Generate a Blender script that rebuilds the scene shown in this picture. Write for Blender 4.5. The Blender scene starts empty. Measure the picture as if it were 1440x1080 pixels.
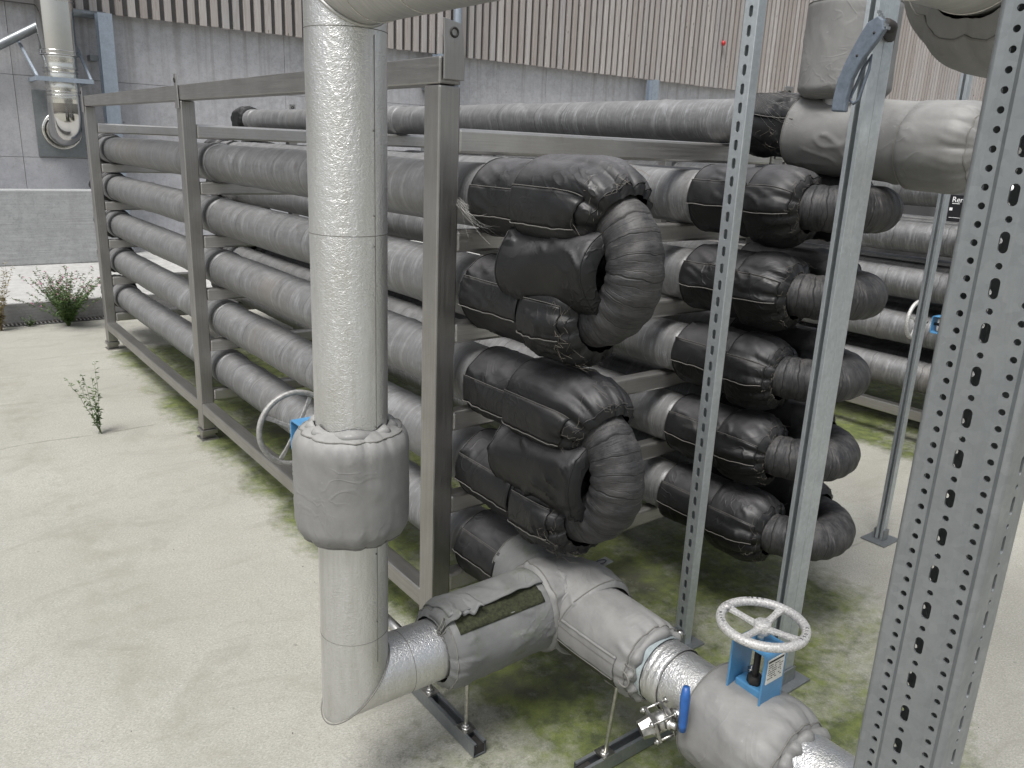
import bpy, math, random
import numpy as np
from mathutils import Vector, Matrix, noise
from mathutils.geometry import tessellate_polygon
PI = math.pi
R = math.radians
sc = bpy.context.scene
COL = sc.collection
random.seed(7)

# ------------------------------------------------------------------ objects
ORG = {}
def tag(o, label=None, cat=None, group=None, kind=None):
    if label: o['label'] = label
    if cat: o['category'] = cat
    if group: o['group'] = group
    if kind: o['kind'] = kind
    return o
def thing(name, label, cat, loc=(0, 0, 0), group=None):
    o = bpy.data.objects.new(name, None); COL.objects.link(o)
    o.empty_display_size = .1
    o.location = loc; ORG[o.name] = Vector(loc)
    return tag(o, label, cat, group)

class MB:
    def __init__(s): s.v = []; s.f = []; s.uv = []; s.sm = []; s.cut = []
    def add(s, vs, fs, uvs=None, smooth=True):
        b = len(s.v); s.cut.append((b, len(s.f))); s.v += [tuple(v) for v in vs]
        for i, f in enumerate(fs):
            s.f.append([b + k for k in f]); s.uv.append(uvs[i] if uvs else None); s.sm.append(smooth)
        return s
    def box(s, x0, x1, y0, y1, z0, z1):
        vs = [(x, y, z) for x in (x0, x1) for y in (y0, y1) for z in (z0, z1)]
        return s.add(vs, [(0, 1, 3, 2), (4, 6, 7, 5), (0, 4, 5, 1), (2, 3, 7, 6), (0, 2, 6, 4), (1, 5, 7, 3)], smooth=False)
    def bar(s, p0, p1, w, h, up=(0, 0, 1)):
        p0 = Vector(p0); p1 = Vector(p1); t = (p1 - p0).normalized(); u = Vector(up)
        if abs(t.dot(u)) > .98: u = Vector((0, 1, 0))
        a = t.cross(u).normalized(); b = a.cross(t).normalized()
        vs = [p + a * (w / 2 * i) + b * (h / 2 * j) for p in (p0, p1) for i in (-1, 1) for j in (-1, 1)]
        return s.add(vs, [(0, 1, 3, 2), (4, 6, 7, 5), (0, 4, 5, 1), (2, 3, 7, 6), (0, 2, 6, 4), (1, 5, 7, 3)], smooth=False)
    def prism(s, poly, t0, t1, axis):            # poly in the two other axes, extruded along axis
        n = len(poly)
        def P(a, b, t): return {0: (t, a, b), 1: (a, t, b), 2: (a, b, t)}[axis]
        vs = [P(a, b, t0) for a, b in poly] + [P(a, b, t1) for a, b in poly]
        fs = [tuple(range(n)), tuple(range(2 * n - 1, n - 1, -1))] + [(i, n + i, n + (i + 1) % n, (i + 1) % n) for i in range(n)]
        return s.add(vs, fs, smooth=False)
    def tube(s, pts, r, n=10, cap=True, closed=False):
        pts = [Vector(p) for p in pts]; m = len(pts)
        rs = r if isinstance(r, (list, tuple)) else [r] * m
        vs = []; N = None
        for i, p in enumerate(pts):
            if closed: t = pts[(i + 1) % m] - pts[i - 1]
            else: t = pts[min(i + 1, m - 1)] - pts[max(i - 1, 0)]
            t.normalize()
            if N is None:
                N = Vector((0, 0, 1)) if abs(t.z) < .9 else Vector((1, 0, 0))
            N = (N - t * N.dot(t)).normalized(); B = t.cross(N)
            for k in range(n):
                a = 2 * PI * k / n
                vs.append(p + (N * math.cos(a) + B * math.sin(a)) * rs[i])
        fs = []
        for i in range(m if closed else m - 1):
            j = (i + 1) % m
            for k in range(n):
                fs.append((i * n + k, i * n + (k + 1) % n, j * n + (k + 1) % n, j * n + k))
        if cap and not closed:
            fs.append(tuple(range(n - 1, -1, -1))); fs.append(tuple((m - 1) * n + k for k in range(n)))
        return s.add(vs, fs)
    def build_each(s, name, m, parent=None, **kw):
        out = []
        cuts = s.cut + [(len(s.v), len(s.f))]
        for (v0, f0), (v1, f1) in zip(cuts[:-1], cuts[1:]):
            q = MB(); q.v = s.v[v0:v1]; q.f = [[i - v0 for i in f] for f in s.f[f0:f1]]; q.uv = s.uv[f0:f1]; q.sm = s.sm[f0:f1]
            out.append(q.build(name, m, parent, **kw))
        return out
    def build(s, name, m, parent=None, org=None, bevel=0, solid=0, offset=-1, sharp=None):
        o_ = Vector(org) if org is not None else (ORG[parent.name] if parent is not None else Vector((0, 0, 0)))
        me = bpy.data.meshes.new(name)
        me.from_pydata([(v[0] - o_.x, v[1] - o_.y, v[2] - o_.z) for v in s.v], [], s.f)
        me.polygons.foreach_set('use_smooth', s.sm)
        if any(u is not None for u in s.uv):
            ul = me.uv_layers.new(name='UVMap'); k = 0
            for f, u in zip(s.f, s.uv):
                for j in range(len(f)):
                    if u is not None: ul.data[k].uv = u[j]
                    k += 1
        me.materials.append(m)
        o = bpy.data.objects.new(name, me); COL.objects.link(o)
        if parent is not None: o.parent = parent
        elif org is not None: o.location = o_
        ORG[o.name] = o_
        if solid:
            md = o.modifiers.new('s', 'SOLIDIFY'); md.thickness = solid; md.offset = offset
        if bevel:
            md = o.modifiers.new('b', 'BEVEL'); md.width = bevel; md.segments = 2; md.limit_method = 'ANGLE'; md.angle_limit = R(50)
        if sharp:
            me.set_sharp_from_angle(angle=R(sharp)) if hasattr(me, 'set_sharp_from_angle') else None
        return o

# ---- swept surfaces: a path with frames, and a radius function
def arc(c, a, b, r, t0, t1, n):
    c = Vector(c); a = Vector(a); b = Vector(b)
    return [c + a * (r * math.cos(t0 + (t1 - t0) * i / n)) + b * (r * math.sin(t0 + (t1 - t0) * i / n)) for i in range(n + 1)]
class Path:
    def __init__(s, pts, up=(0, 0, 1), step=.01):
        pts = [Vector(p) for p in pts]
        d = [0]
        for i in range(1, len(pts)): d.append(d[-1] + (pts[i] - pts[i - 1]).length)
        s.L = d[-1]; K = max(2, int(s.L / step)) + 1
        s.S = [s.L * i / (K - 1) for i in range(K)]
        P = []; j = 0
        for x in s.S:
            while j < len(pts) - 2 and d[j + 1] < x: j += 1
            t = (x - d[j]) / max(1e-9, d[j + 1] - d[j]); P.append(pts[j].lerp(pts[j + 1], min(1, t)))
        T = []
        for i in range(K):
            T.append((P[min(i + 1, K - 1)] - P[max(i - 1, 0)]).normalized())
        N = []; u = Vector(up)
        for t in T:
            u = (u - t * u.dot(t))
            u = u.normalized() if u.length > 1e-6 else Vector((1, 0, 0))
            N.append(u.copy())
        s.P, s.N, s.T = P, N, T; s.B = [t.cross(n) for t, n in zip(T, N)]
    def at(s, d, th, r):
        x = max(0, min(s.L, d)) / s.L * (len(s.S) - 1); i = min(int(x), len(s.S) - 2); f = x - i
        p = s.P[i].lerp(s.P[i + 1], f); n = s.N[i].lerp(s.N[i + 1], f); b = s.B[i].lerp(s.B[i + 1], f)
        return p + (n * math.cos(th) + b * math.sin(th)) * r
def sweep(mb, path, rad, n=48, cap=False):
    K = len(path.S); vs = []
    for i in range(K):
        for k in range(n):
            a = 2 * PI * k / n; r = rad(path.S[i], a)
            vs.append(path.P[i] + (path.N[i] * math.cos(a) + path.B[i] * math.sin(a)) * r)
    fs = []; uv = []
    for i in range(K - 1):
        v0, v1 = path.S[i], path.S[i + 1]
        for k in range(n):
            j = (k + 1) % n
            fs.append((i * n + k, i * n + j, (i + 1) * n + j, (i + 1) * n + k))
            u0, u1 = k / n, (k + 1) / n
            uv.append(((u0, v0), (u1, v0), (u1, v1), (u0, v1)))
    if cap:
        for e, rev in ((0, True), (K - 1, False)):
            f = [e * n + k for k in range(n)]
            fs.append(tuple(reversed(f)) if rev else tuple(f)); uv.append([(0, 0)] * n)
    return mb.add(vs, fs, uv)
def patch(mb, path, rad, d0, d1, t0, t1, off, nd=24, nt=10, wav=0, seed=0):
    vs = []
    for i in range(nd + 1):
        d = d0 + (d1 - d0) * i / nd
        for k in range(nt + 1):
            q = k / nt
            e = wav * noise.noise(Vector((d * 18 + seed, seed * 3.1, 0))) * (1 if k == nt else 0)
            a = t0 + (t1 - t0) * q + e * 8
            w = wav * (noise.noise(Vector((d * 40, a * 2 + seed, 5))) + .6) * q
            vs.append(path.at(d, a, rad(d, a) + off + w))
    m = nt + 1; fs = [(i * m + k, i * m + k + 1, (i + 1) * m + k + 1, (i + 1) * m + k) for i in range(nd) for k in range(nt)]
    uv = [((k / nt, i / nd), ((k + 1) / nt, i / nd), ((k + 1) / nt, (i + 1) / nd), (k / nt, (i + 1) / nd)) for i in range(nd) for k in range(nt)]
    return mb.add(vs, fs, uv)
def clamp(x, a=0., b=1.): return max(a, min(b, x))
def fbm(p, o=3):
    v = 0; a = .5
    for _ in range(o): v += a * noise.noise(p); p = p * 2.03; a *= .5
    return v
def jacket_rad(L, r_end, r, seed, g=.06, pleat=.006, wr=.006, np_=11, box=0., sag=0., ends=(1, 1), mouth=.085):
    """ends: 0 open, 1 crisp sewn end, 2 mouth gathered by a drawcord"""
    off = Vector((seed * 7.3, seed * 3.7, seed * 1.9))
    def f(d, a):
        w = 1.; pl = 0.; dm = 9.
        for e, x in zip(ends, (d, L - d)):
            if e == 1:
                q = clamp(x / g); w *= max(0, 1 - (1 - q) ** 3.2) ** (1 / 3.2)
            elif e == 2:
                q = clamp(x / mouth); w *= max(0, 1 - (1 - q) ** 1.9) ** (1 / 1.75)
                wp = 2.4 * noise.noise(Vector((math.cos(a) * 1.4, math.sin(a) * 1.4, seed))) + seed
                lob = abs(math.sin(.5 * np_ * a + wp)) ** .55 - .72
                lob2 = abs(math.sin(1.5 * np_ * a + wp * 2.3 + x * 30)) ** .6 - .7
                pl += (lob * 1.9 + lob2 * .5) * pleat * math.exp(-x / (mouth * .75)) * clamp(x / .012 + .25)
                dm = min(dm, x)
        base = r_end + (r - r_end) * w
        q = Vector((math.cos(a) * 1.2, math.sin(a) * 1.2, d * 6)) + off
        q2 = Vector((math.cos(a) * 1.9 + d * 4, math.sin(a) * 1.9 - d * 3, d * 9)) + off
        big = noise.noise(q)
        fold = max(0, 1 - abs(noise.noise(q2 * 1.3)) * 5) ** 1.5 * clamp(noise.noise(q * 1.7 + Vector((9, 2, 4))) * 3)
        sagv = -sag * math.cos(a) * w
        return base + pl + big * wr * .9 * w + fold * wr * .85 * w + sagv
    return f

# ------------------------------------------------------------------ materials
class NT:
    def __init__(s, name):
        s.m = bpy.data.materials.new(name); s.m.use_nodes = True
        s.t = s.m.node_tree; s.n = s.t.nodes; s.b = s.n['Principled BSDF']; s._geo = s._tc = None
    def L(s, a, b): s.t.links.new(a, b)
    def set(s, key, v):
        i = s.b.inputs[key]
        if hasattr(v, 'is_linked') or isinstance(v, bpy.types.NodeSocket): s.L(v, i)
        else: i.default_value = v
        return s
    def pos(s):
        if not s._geo: s._geo = s.n.new('ShaderNodeNewGeometry')
        return s._geo.outputs['Position']
    def nrm(s): s.pos(); return s._geo.outputs['Normal']
    def uv(s):
        if not s._tc: s._tc = s.n.new('ShaderNodeTexCoord')
        return s._tc.outputs['UV']
    def mapv(s, v, scale=(1, 1, 1), loc=(0, 0, 0), rot=(0, 0, 0)):
        k = s.n.new('ShaderNodeMapping'); s.L(v, k.inputs[0])
        k.inputs['Scale'].default_value = scale; k.inputs['Location'].default_value = loc; k.inputs['Rotation'].default_value = rot
        return k.outputs[0]
    def noise(s, v, scale, detail=4, rough=.55, dist=0):
        k = s.n.new('ShaderNodeTexNoise'); s.L(v, k.inputs['Vector'])
        k.inputs['Scale'].default_value = scale; k.inputs['Detail'].default_value = detail
        k.inputs['Roughness'].default_value = rough; k.inputs['Distortion'].default_value = dist
        return k.outputs['Fac']
    def voro(s, v, scale, out='Distance', feature='F1'):
        k = s.n.new('ShaderNodeTexVoronoi'); k.feature = feature; s.L(v, k.inputs['Vector']); k.inputs['Scale'].default_value = scale
        return k.outputs[out]
    def laps(s, v, scale, width, wob=None):
        k = s.n.new('ShaderNodeTexVoronoi'); k.voronoi_dimensions = '1D'; k.feature = 'DISTANCE_TO_EDGE'; k.inputs['Scale'].default_value = scale
        w = s.math('ADD', v, wob) if wob is not None else v
        s.L(w, k.inputs['W']); return s.ramp(k.outputs['Distance'], 0, width * scale, 1, 0)
    def ramp(s, fac, a, b, lo=0., hi=1.):
        k = s.n.new('ShaderNodeMapRange'); s.L(fac, k.inputs['Value'])
        k.inputs['From Min'].default_value = a; k.inputs['From Max'].default_value = b
        k.inputs['To Min'].default_value = lo; k.inputs['To Max'].default_value = hi
        return k.outputs[0]
    def mix(s, fac, a, b, mode='MIX'):
        k = s.n.new('ShaderNodeMix'); k.data_type = 'RGBA'; k.blend_type = mode
        for i, v in ((0, fac), (6, a), (7, b)):
            if isinstance(v, bpy.types.NodeSocket): s.L(v, k.inputs[i])
            else: k.inputs[i].default_value = v if i == 0 else (*v, 1) if len(v) == 3 else v
        return k.outputs[2]
    def math(s, op, a, b=0., c=None):
        k = s.n.new('ShaderNodeMath'); k.operation = op
        for i, v in enumerate((a, b) if c is None else (a, b, c)):
            if isinstance(v, bpy.types.NodeSocket): s.L(v, k.inputs[i])
            else: k.inputs[i].default_value = v
        return k.outputs[0]
    def sep(s, v):
        k = s.n.new('ShaderNodeSeparateXYZ'); s.L(v, k.inputs[0]); return k.outputs
    def bump(s, h, strength=.3, dist=.01, prev=None):
        k = s.n.new('ShaderNodeBump'); s.L(h, k.inputs['Height'])
        k.inputs['Strength'].default_value = strength; k.inputs['Distance'].default_value = dist
        if prev: s.L(prev, k.inputs['Normal'])
        return k.outputs[0]
def g(v, t=(1, 1, 1)): return (v * t[0], v * t[1], v * t[2])

def m_ground():
    t = NT('concrete_ground'); p = t.pos(); x, y, z = t.sep(p)
    n1 = t.noise(p, .7, 6, .65); n2 = t.noise(p, 7, 6, .7); n3 = t.noise(t.mapv(p, (1, 1.6, 1), (0, 0, 0), (0, 0, .6)), 120, 4, .75)
    c = t.mix(t.ramp(n1, .3, .7), (.255, .25, .215), (.375, .37, .332))
    c = t.mix(t.ramp(n2, .36, .72, 0, .55), c, (.30, .29, .245))
    c = t.mix(t.ramp(t.noise(p, 2.2, 5, .7, .8), .52, .72, 0, .45), c, (.26, .255, .215))
    c = t.mix(t.ramp(n3, .50, .68, 0, .85), c, (.20, .195, .17))
    c = t.mix(t.ramp(n3, .30, .45, .7, 0), c, (.47, .465, .42))
    n5 = t.noise(p, 28, 5, .8); c = t.mix(t.ramp(n5, .5, .7, 0, .55), c, (.25, .245, .215))
    c = t.mix(t.ramp(t.noise(t.mapv(p, (1, 2.2, 1), (3, 0, 0), (0, 0, -.5)), 1.6, 7, .75, 1.5), .52, .64, 0, .5), c, (.225, .22, .185))
    c = t.mix(t.ramp(t.noise(p, 45, 2, .5), .70, .76, 0, .5), c, (.14, .135, .12))
    sx = t.math('ADD', x, t.math('MULTIPLY', t.math('SUBTRACT', t.noise(p, 1.2, 4, .6), .5), .5))
    sk = t.math('MULTIPLY', t.ramp(t.math('ABSOLUTE', t.math('SUBTRACT', sx, .45)), .02, .16, 1, 0), t.ramp(t.noise(p, 6, 5, .75), .42, .62))
    c = t.mix(t.math('MULTIPLY', sk, .45), c, (.20, .20, .15))
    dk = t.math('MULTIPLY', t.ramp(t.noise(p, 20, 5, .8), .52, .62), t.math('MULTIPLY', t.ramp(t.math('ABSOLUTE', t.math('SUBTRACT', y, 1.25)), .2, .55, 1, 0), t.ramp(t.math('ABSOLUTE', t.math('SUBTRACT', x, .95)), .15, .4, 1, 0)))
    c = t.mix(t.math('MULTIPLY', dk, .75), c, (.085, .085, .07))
    # hairline crack and trowel joint
    wob = t.math('MULTIPLY', t.math('SUBTRACT', t.noise(p, 3, 4, .6), .5), .12)
    cr = t.math('ABSOLUTE', t.math('ADD', t.math('SUBTRACT', y, 4.66), wob))
    crm = t.math('MULTIPLY', t.ramp(cr, .003, .011, 1, 0), t.ramp(t.noise(p, 5, 2), .42, .55))
    c = t.mix(t.math('MULTIPLY', crm, .55), c, (.12, .115, .09))
    cr2 = t.math('ABSOLUTE', t.math('SUBTRACT', t.math('ADD', y, t.math('MULTIPLY', x, .04)), 1.72))
    c = t.mix(t.math('MULTIPLY', t.math('MULTIPLY', t.ramp(cr2, .002, .007, .6, 0), t.ramp(x, 2.9, 3.0)), t.ramp(t.noise(p, 4, 2), .4, .5)), c, (.15, .14, .12))
    # algae where the slab stays damp: under each rack and round the drain points
    def region(x0, x1, y0, y1, s):
        a = t.math('MULTIPLY', t.ramp(x, x0 - s, x0 + s * .4), t.ramp(x, x1 - s, x1 + s, 1, 0))
        b = t.math('MULTIPLY', t.ramp(y, y0 - s, y0 + s), t.ramp(y, y1 - s, y1 + s, 1, 0))
        return t.math('MULTIPLY', a, b)
    reg = t.math('MAXIMUM', region(1.20, 2.9, 1.1, 6.6, .20), region(4.45, 6.6, -1, 6.6, .2))
    reg = t.math('MAXIMUM', reg, region(1.15, 2.5, .55, 1.9, .35))
    reg = t.math('MAXIMUM', reg, t.math('MULTIPLY', region(.85, 1.4, 1.05, 1.75, .25), .8))
    big = t.noise(p, 2.6, 5, .65, .4); fine = t.noise(p, 26, 4, .7)
    thr = t.math('ADD', t.math('MULTIPLY', big, .8), t.math('MULTIPLY', fine, .42))
    am = t.ramp(t.math('ADD', reg, t.math('MULTIPLY', t.math('SUBTRACT', thr, .60), 1.7)), .55, 1.05)
    gc = t.mix(t.ramp(t.noise(p, 14, 4, .7), .35, .7), (.032, .046, .008), (.135, .165, .030))
    gc = t.mix(t.ramp(t.noise(p, 3.4, 3, .6), .52, .68, 0, .75), gc, (.045, .042, .03))
    c = t.mix(t.math('MULTIPLY', am, .93), c, gc)
    wet = t.math('MULTIPLY', t.ramp(t.math('ABSOLUTE', t.math('SUBTRACT', x, 1.13)), .03, .1, 1, 0), t.ramp(y, 1.9, 6.3))
    # rust bloom near the pipe foot
    rx = t.math('POWER', t.math('SUBTRACT', x, .80), 2); ry = t.math('POWER', t.math('SUBTRACT', y, 1.32), 2)
    rr = t.math('SQRT', t.math('ADD', rx, ry))
    c = t.mix(t.math('MULTIPLY', t.ramp(rr, .0, .14, .45, 0), t.ramp(t.noise(p, 30, 3), .4, .6)), c, (.36, .25, .11))
    t.set('Base Color', c)
    t.set('Roughness', t.ramp(am, 0, 1, .92, .75))
    h = t.math('ADD', t.math('MULTIPLY', n3, .5), t.math('MULTIPLY', fine, .6))
    t.set('Normal', t.bump(h, .8, .006))
    return t.m
def m_steel(name, base, rough=.38, brown=.25, axis=2, metal=1.):
    t = NT(name); p = t.pos()
    sc_ = [22, 22, 22]; sc_[axis] = .7
    n1 = t.noise(t.mapv(p, sc_), 6, 4, .7); n2 = t.noise(p, 5, 5, .65)
    c = t.mix(t.ramp(n2, .35, .7), g(base, (1.0, .985, .95)), g(base * .82, (1, .965, .91)))
    c = t.mix(t.ramp(n1, .35, .75, 0, .5), c, g(base * .62, (1, .97, .93)))
    c = t.mix(t.ramp(t.noise(p, 26, 3, .7), .62, .75, 0, brown), c, (.30, .26, .20))
    t.set('Base Color', c).set('Metallic', metal)
    t.set('Roughness', t.ramp(n1, .3, .7, rough - .06, rough + .14))
    t.set('Normal', t.bump(n1, .08, .002))
    return t.m
def m_galv(name='galvanised_steel', base=.50, rough=.42, tint=(.93, 1.0, 1.03)):
    t = NT(name); p = t.pos()
    v = t.voro(p, 95, 'Color'); vr = t.sep(v)
    n = t.noise(p, 12, 5, .7); n2 = t.noise(t.mapv(p, (30, 30, 3)), 4, 4)
    c = t.mix(t.ramp(vr[0], 0, 1), g(base * .92, tint), g(base * 1.05, tint))
    c = t.mix(t.ramp(n, .4, .7, 0, .55), c, g(base * .72, tint))
    c = t.mix(t.ramp(n2, .6, .8, 0, .35), c, g(base * 1.35, (1, 1, 1)))
    t.set('Base Color', c).set('Metallic', .72)
    t.set('Roughness', t.ramp(n, .3, .7, rough - .05, rough + .16))
    t.set('Normal', t.bump(n, .12, .002))
    return t.m
def m_stucco():
    t = NT('stucco_aluminium'); p = t.pos()
    w = t.n.new('ShaderNodeTexNoise'); t.L(p, w.inputs['Vector']); w.inputs['Scale'].default_value = 90; w.inputs['Detail'].default_value = 1
    va = t.n.new('ShaderNodeVectorMath'); va.operation = 'MULTIPLY_ADD'
    t.L(w.outputs['Color'], va.inputs[0]); va.inputs[1].default_value = (.02, .02, .02); t.L(p, va.inputs[2])
    v = t.voro(t.mapv(va.outputs[0], (1, 1, 2.0)), 210, 'Distance', 'SMOOTH_F1')
    n = t.noise(p, 4, 6, .7); n2 = t.noise(t.mapv(p, (9, 9, 1.2)), 3, 4, .7)
    c = t.mix(t.ramp(n2, .42, .72, 0, .75), (.64, .64, .635), (.47, .465, .43))
    c = t.mix(t.ramp(n, .5, .75, 0, .5), c, (.42, .41, .37))
    t.set('Base Color', c).set('Metallic', .93)
    t.set('Roughness', t.ramp(n2, .3, .75, .36, .52))
    t.set('Normal', t.bump(t.math('ADD', v, t.math('MULTIPLY', t.noise(p, 60, 3), .5)), .5, .0022))
    return t.m
def m_plainalu(name='plain_aluminium', col=(.47, .465, .445), r0=.42, mt=.85):
    t = NT(name); u = t.uv()
    n = t.noise(t.mapv(u, (5, 130, 1)), 1, 5, .6, .6); p = t.pos(); n2 = t.noise(p, 6, 5, .7)
    c = t.mix(t.ramp(n, .35, .7, 0, .6), col, g(.66, col)); c = t.mix(t.ramp(n2, .45, .75, 0, .5), c, g(.75, col))
    t.set('Base Color', c).set('Metallic', mt).set('Roughness', t.ramp(n2, .3, .7, r0, r0 + .17))
    t.set('Normal', t.bump(n, .12, .003))
    return t.m
def m_sleeve(name='pipe_sleeve', base=.145, dusty=.40, rough=.42):
    t = NT(name); u = t.uv(); p = t.pos()
    n = t.noise(t.mapv(u, (5, 9, 1)), 2.5, 7, .72, .8); st = t.noise(t.mapv(u, (2.2, 60, 1)), 2, 6, .75, .5)
    n2 = t.noise(p, 6, 6, .75, .9); n4 = t.noise(p, 1.7, 4, .6); N = t.sep(t.nrm())
    c = t.mix(t.ramp(n, .35, .66), g(base * .80, (1, 1, .99)), g(base * 1.14, (.98, .99, 1.0)))
    c = t.mix(t.ramp(st, .46, .66, 0, .5), c, g(base * .55, (.98, 1, 1.03)))
    c = t.mix(t.math('MULTIPLY', t.ramp(st, .38, .48, 1, 0), t.ramp(n2, .42, .6)), c, g(base * 1.8, (.97, 1, 1.04)))
    c = t.mix(t.ramp(n2, .61, .67, 0, .4), c, g(base * 2.2, (.97, 1, 1.04)))
    c = t.mix(t.ramp(n4, .58, .72, 0, .3), c, (.20, .165, .12))
    dust = t.math('MULTIPLY', t.ramp(N[2], .1, 1, 0, dusty), t.ramp(n2, .38, .62, .35, 1))
    c = t.mix(dust, c, (.36, .355, .35))
    U = t.sep(u); wob = t.math('MULTIPLY', t.noise(t.mapv(u, (6, 1, 1)), 1, 3), .05)
    lp = t.laps(U[1], 3.1, .005, wob); lp2 = t.laps(U[1], 7.3, .012, wob)
    c = t.mix(t.math('MULTIPLY', lp, .65), c, g(base * .25)); c = t.mix(t.math('MULTIPLY', lp2, .28), c, g(base * 2.2))
    t.set('Base Color', c).set('Roughness', t.ramp(n, .3, .7, rough - .08, rough + .14)).set('Metallic', .25)
    h = t.math('SUBTRACT', t.math('ADD', st, t.math('MULTIPLY', n2, .8)), t.math('MULTIPLY', lp, .8))
    t.set('Normal', t.bump(h, .2, .006))
    return t.m
def m_wrap():
    t = NT('tape_wrapped_elbow'); u = t.uv(); p = t.pos()
    U = t.sep(u); wob = t.math('MULTIPLY', t.noise(t.mapv(u, (2.2, 6, 1)), 1.3, 3), .05)
    lp = t.laps(U[1], 24, .0016, wob); lp2 = t.laps(U[1], 60, .0010, wob)
    n = t.noise(t.mapv(u, (5, 110, 1)), 2, 6, .75, .6); n2 = t.noise(p, 12, 5, .75); N = t.sep(t.nrm())
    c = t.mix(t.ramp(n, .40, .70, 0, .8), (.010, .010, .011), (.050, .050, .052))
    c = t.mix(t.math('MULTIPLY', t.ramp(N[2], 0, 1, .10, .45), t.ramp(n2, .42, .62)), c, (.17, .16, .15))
    c = t.mix(t.ramp(t.noise(t.mapv(u, (2, 50, 1)), 1.5, 5, .7, .5), .60, .68, 0, .5), c, (.15, .14, .135))
    c = t.mix(t.math('MULTIPLY', lp, .85), c, (.004, .004, .004))
    t.set('Base Color', c).set('Roughness', .6)
    h = t.math('SUBTRACT', t.math('ADD', t.math('MULTIPLY', n, .5), .5), t.math('ADD', lp, t.math('MULTIPLY', lp2, .4)))
    t.set('Normal', t.bump(h, .55, .004))
    return t.m
def m_fabric(name, base, tint=(1, 1, 1), rough=.42, dust=.3, dust_sheen=(.25, .22, .19), spec=.5, stain=0., wrk=.16, dlo=.25):  # dust also sets the painted sheen on the black fabric
    t = NT(name); p = t.pos(); N = t.sep(t.nrm())
    n = t.noise(p, 6, 5, .7, .5); n3 = t.noise(p, 40, 4, .7)
    c = t.mix(t.ramp(n, .35, .7), g(base * .85, tint), g(base * 1.15, tint))
    d = t.math('MULTIPLY', t.ramp(N[2], dlo, .97, .03, 1), t.ramp(n, .34, .62, .35, 1))
    c = t.mix(t.math('MULTIPLY', d, dust), c, dust_sheen)  # settled dust; on the black fabric also a painted sheen on upward faces
    if stain:
        c = t.mix(t.math('MULTIPLY', t.ramp(t.noise(p, 16, 5, .75), .54, .7), stain), c, (.10, .115, .06))
    c = t.mix(t.ramp(n3, .66, .74, 0, .35), c, g(min(.8, base * 2.2), (1, .98, .95)))
    sx = t.n.new('ShaderNodeTexWave'); sx.inputs['Scale'].default_value = 260; t.L(p, sx.inputs['Vector'])
    t.set('Base Color', c).set('Roughness', t.ramp(n, .3, .7, rough - .06, rough + .16)).set('Specular IOR Level', spec)
    wr = t.noise(p, 7, 2, .5, 1.0); rg = t.math('ABSOLUTE', t.math('SUBTRACT', t.noise(p, 7, 1.5, .5, 2.6), .5))
    h = t.math('ADD', t.math('MULTIPLY', wr, .7), t.math('ADD', t.math('MULTIPLY', n3, .08), t.math('MULTIPLY', t.math('MULTIPLY', t.ramp(rg, 0, .06, 1, 0), t.ramp(t.noise(p, 5, 2), .48, .6)), wrk)))
    b1 = t.bump(h, .26 + wrk * .7, .011)
    t.set('Normal', t.bump(sx.outputs['Fac'], .05, .0006, b1))
    return t.m
def m_wood():
    t = NT('weathered_larch'); p = t.pos(); x, y, z = t.sep(p)
    idx = t.math('FLOOR', t.math('DIVIDE', t.math('ADD', x, .03), .135))
    wn = t.n.new('ShaderNodeTexWhiteNoise'); wn.noise_dimensions = '1D'; t.L(idx, wn.inputs['W']); v = wn.outputs['Value']
    col = t.sep(wn.outputs['Color'])
    off = t.n.new('ShaderNodeCombineXYZ'); t.L(t.math('MULTIPLY', v, 40), off.inputs[2])
    va = t.n.new('ShaderNodeVectorMath'); t.L(p, va.inputs[0]); t.L(off.outputs[0], va.inputs[1])
    gr = t.noise(t.mapv(va.outputs[0], (30, 30, 1.2)), 2, 6, .7, 1.0)
    c = t.mix(v, (.33, .298, .277), (.46, .437, .418)); c = t.mix(t.ramp(col[1], .5, 1, 0, .8), c, (.36, .355, .355))
    c = t.mix(t.ramp(gr, .42, .68, 0, .6), c, (.22, .175, .15))
    kn = t.voro(t.mapv(va.outputs[0], (7, 7, 2.6)), 1.3); c = t.mix(t.ramp(kn, .06, .1, .8, 0), c, (.10, .07, .05))
    t.set('Base Color', c).set('Roughness', .8).set('Normal', t.bump(gr, .35, .004))
    return t.m
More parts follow.
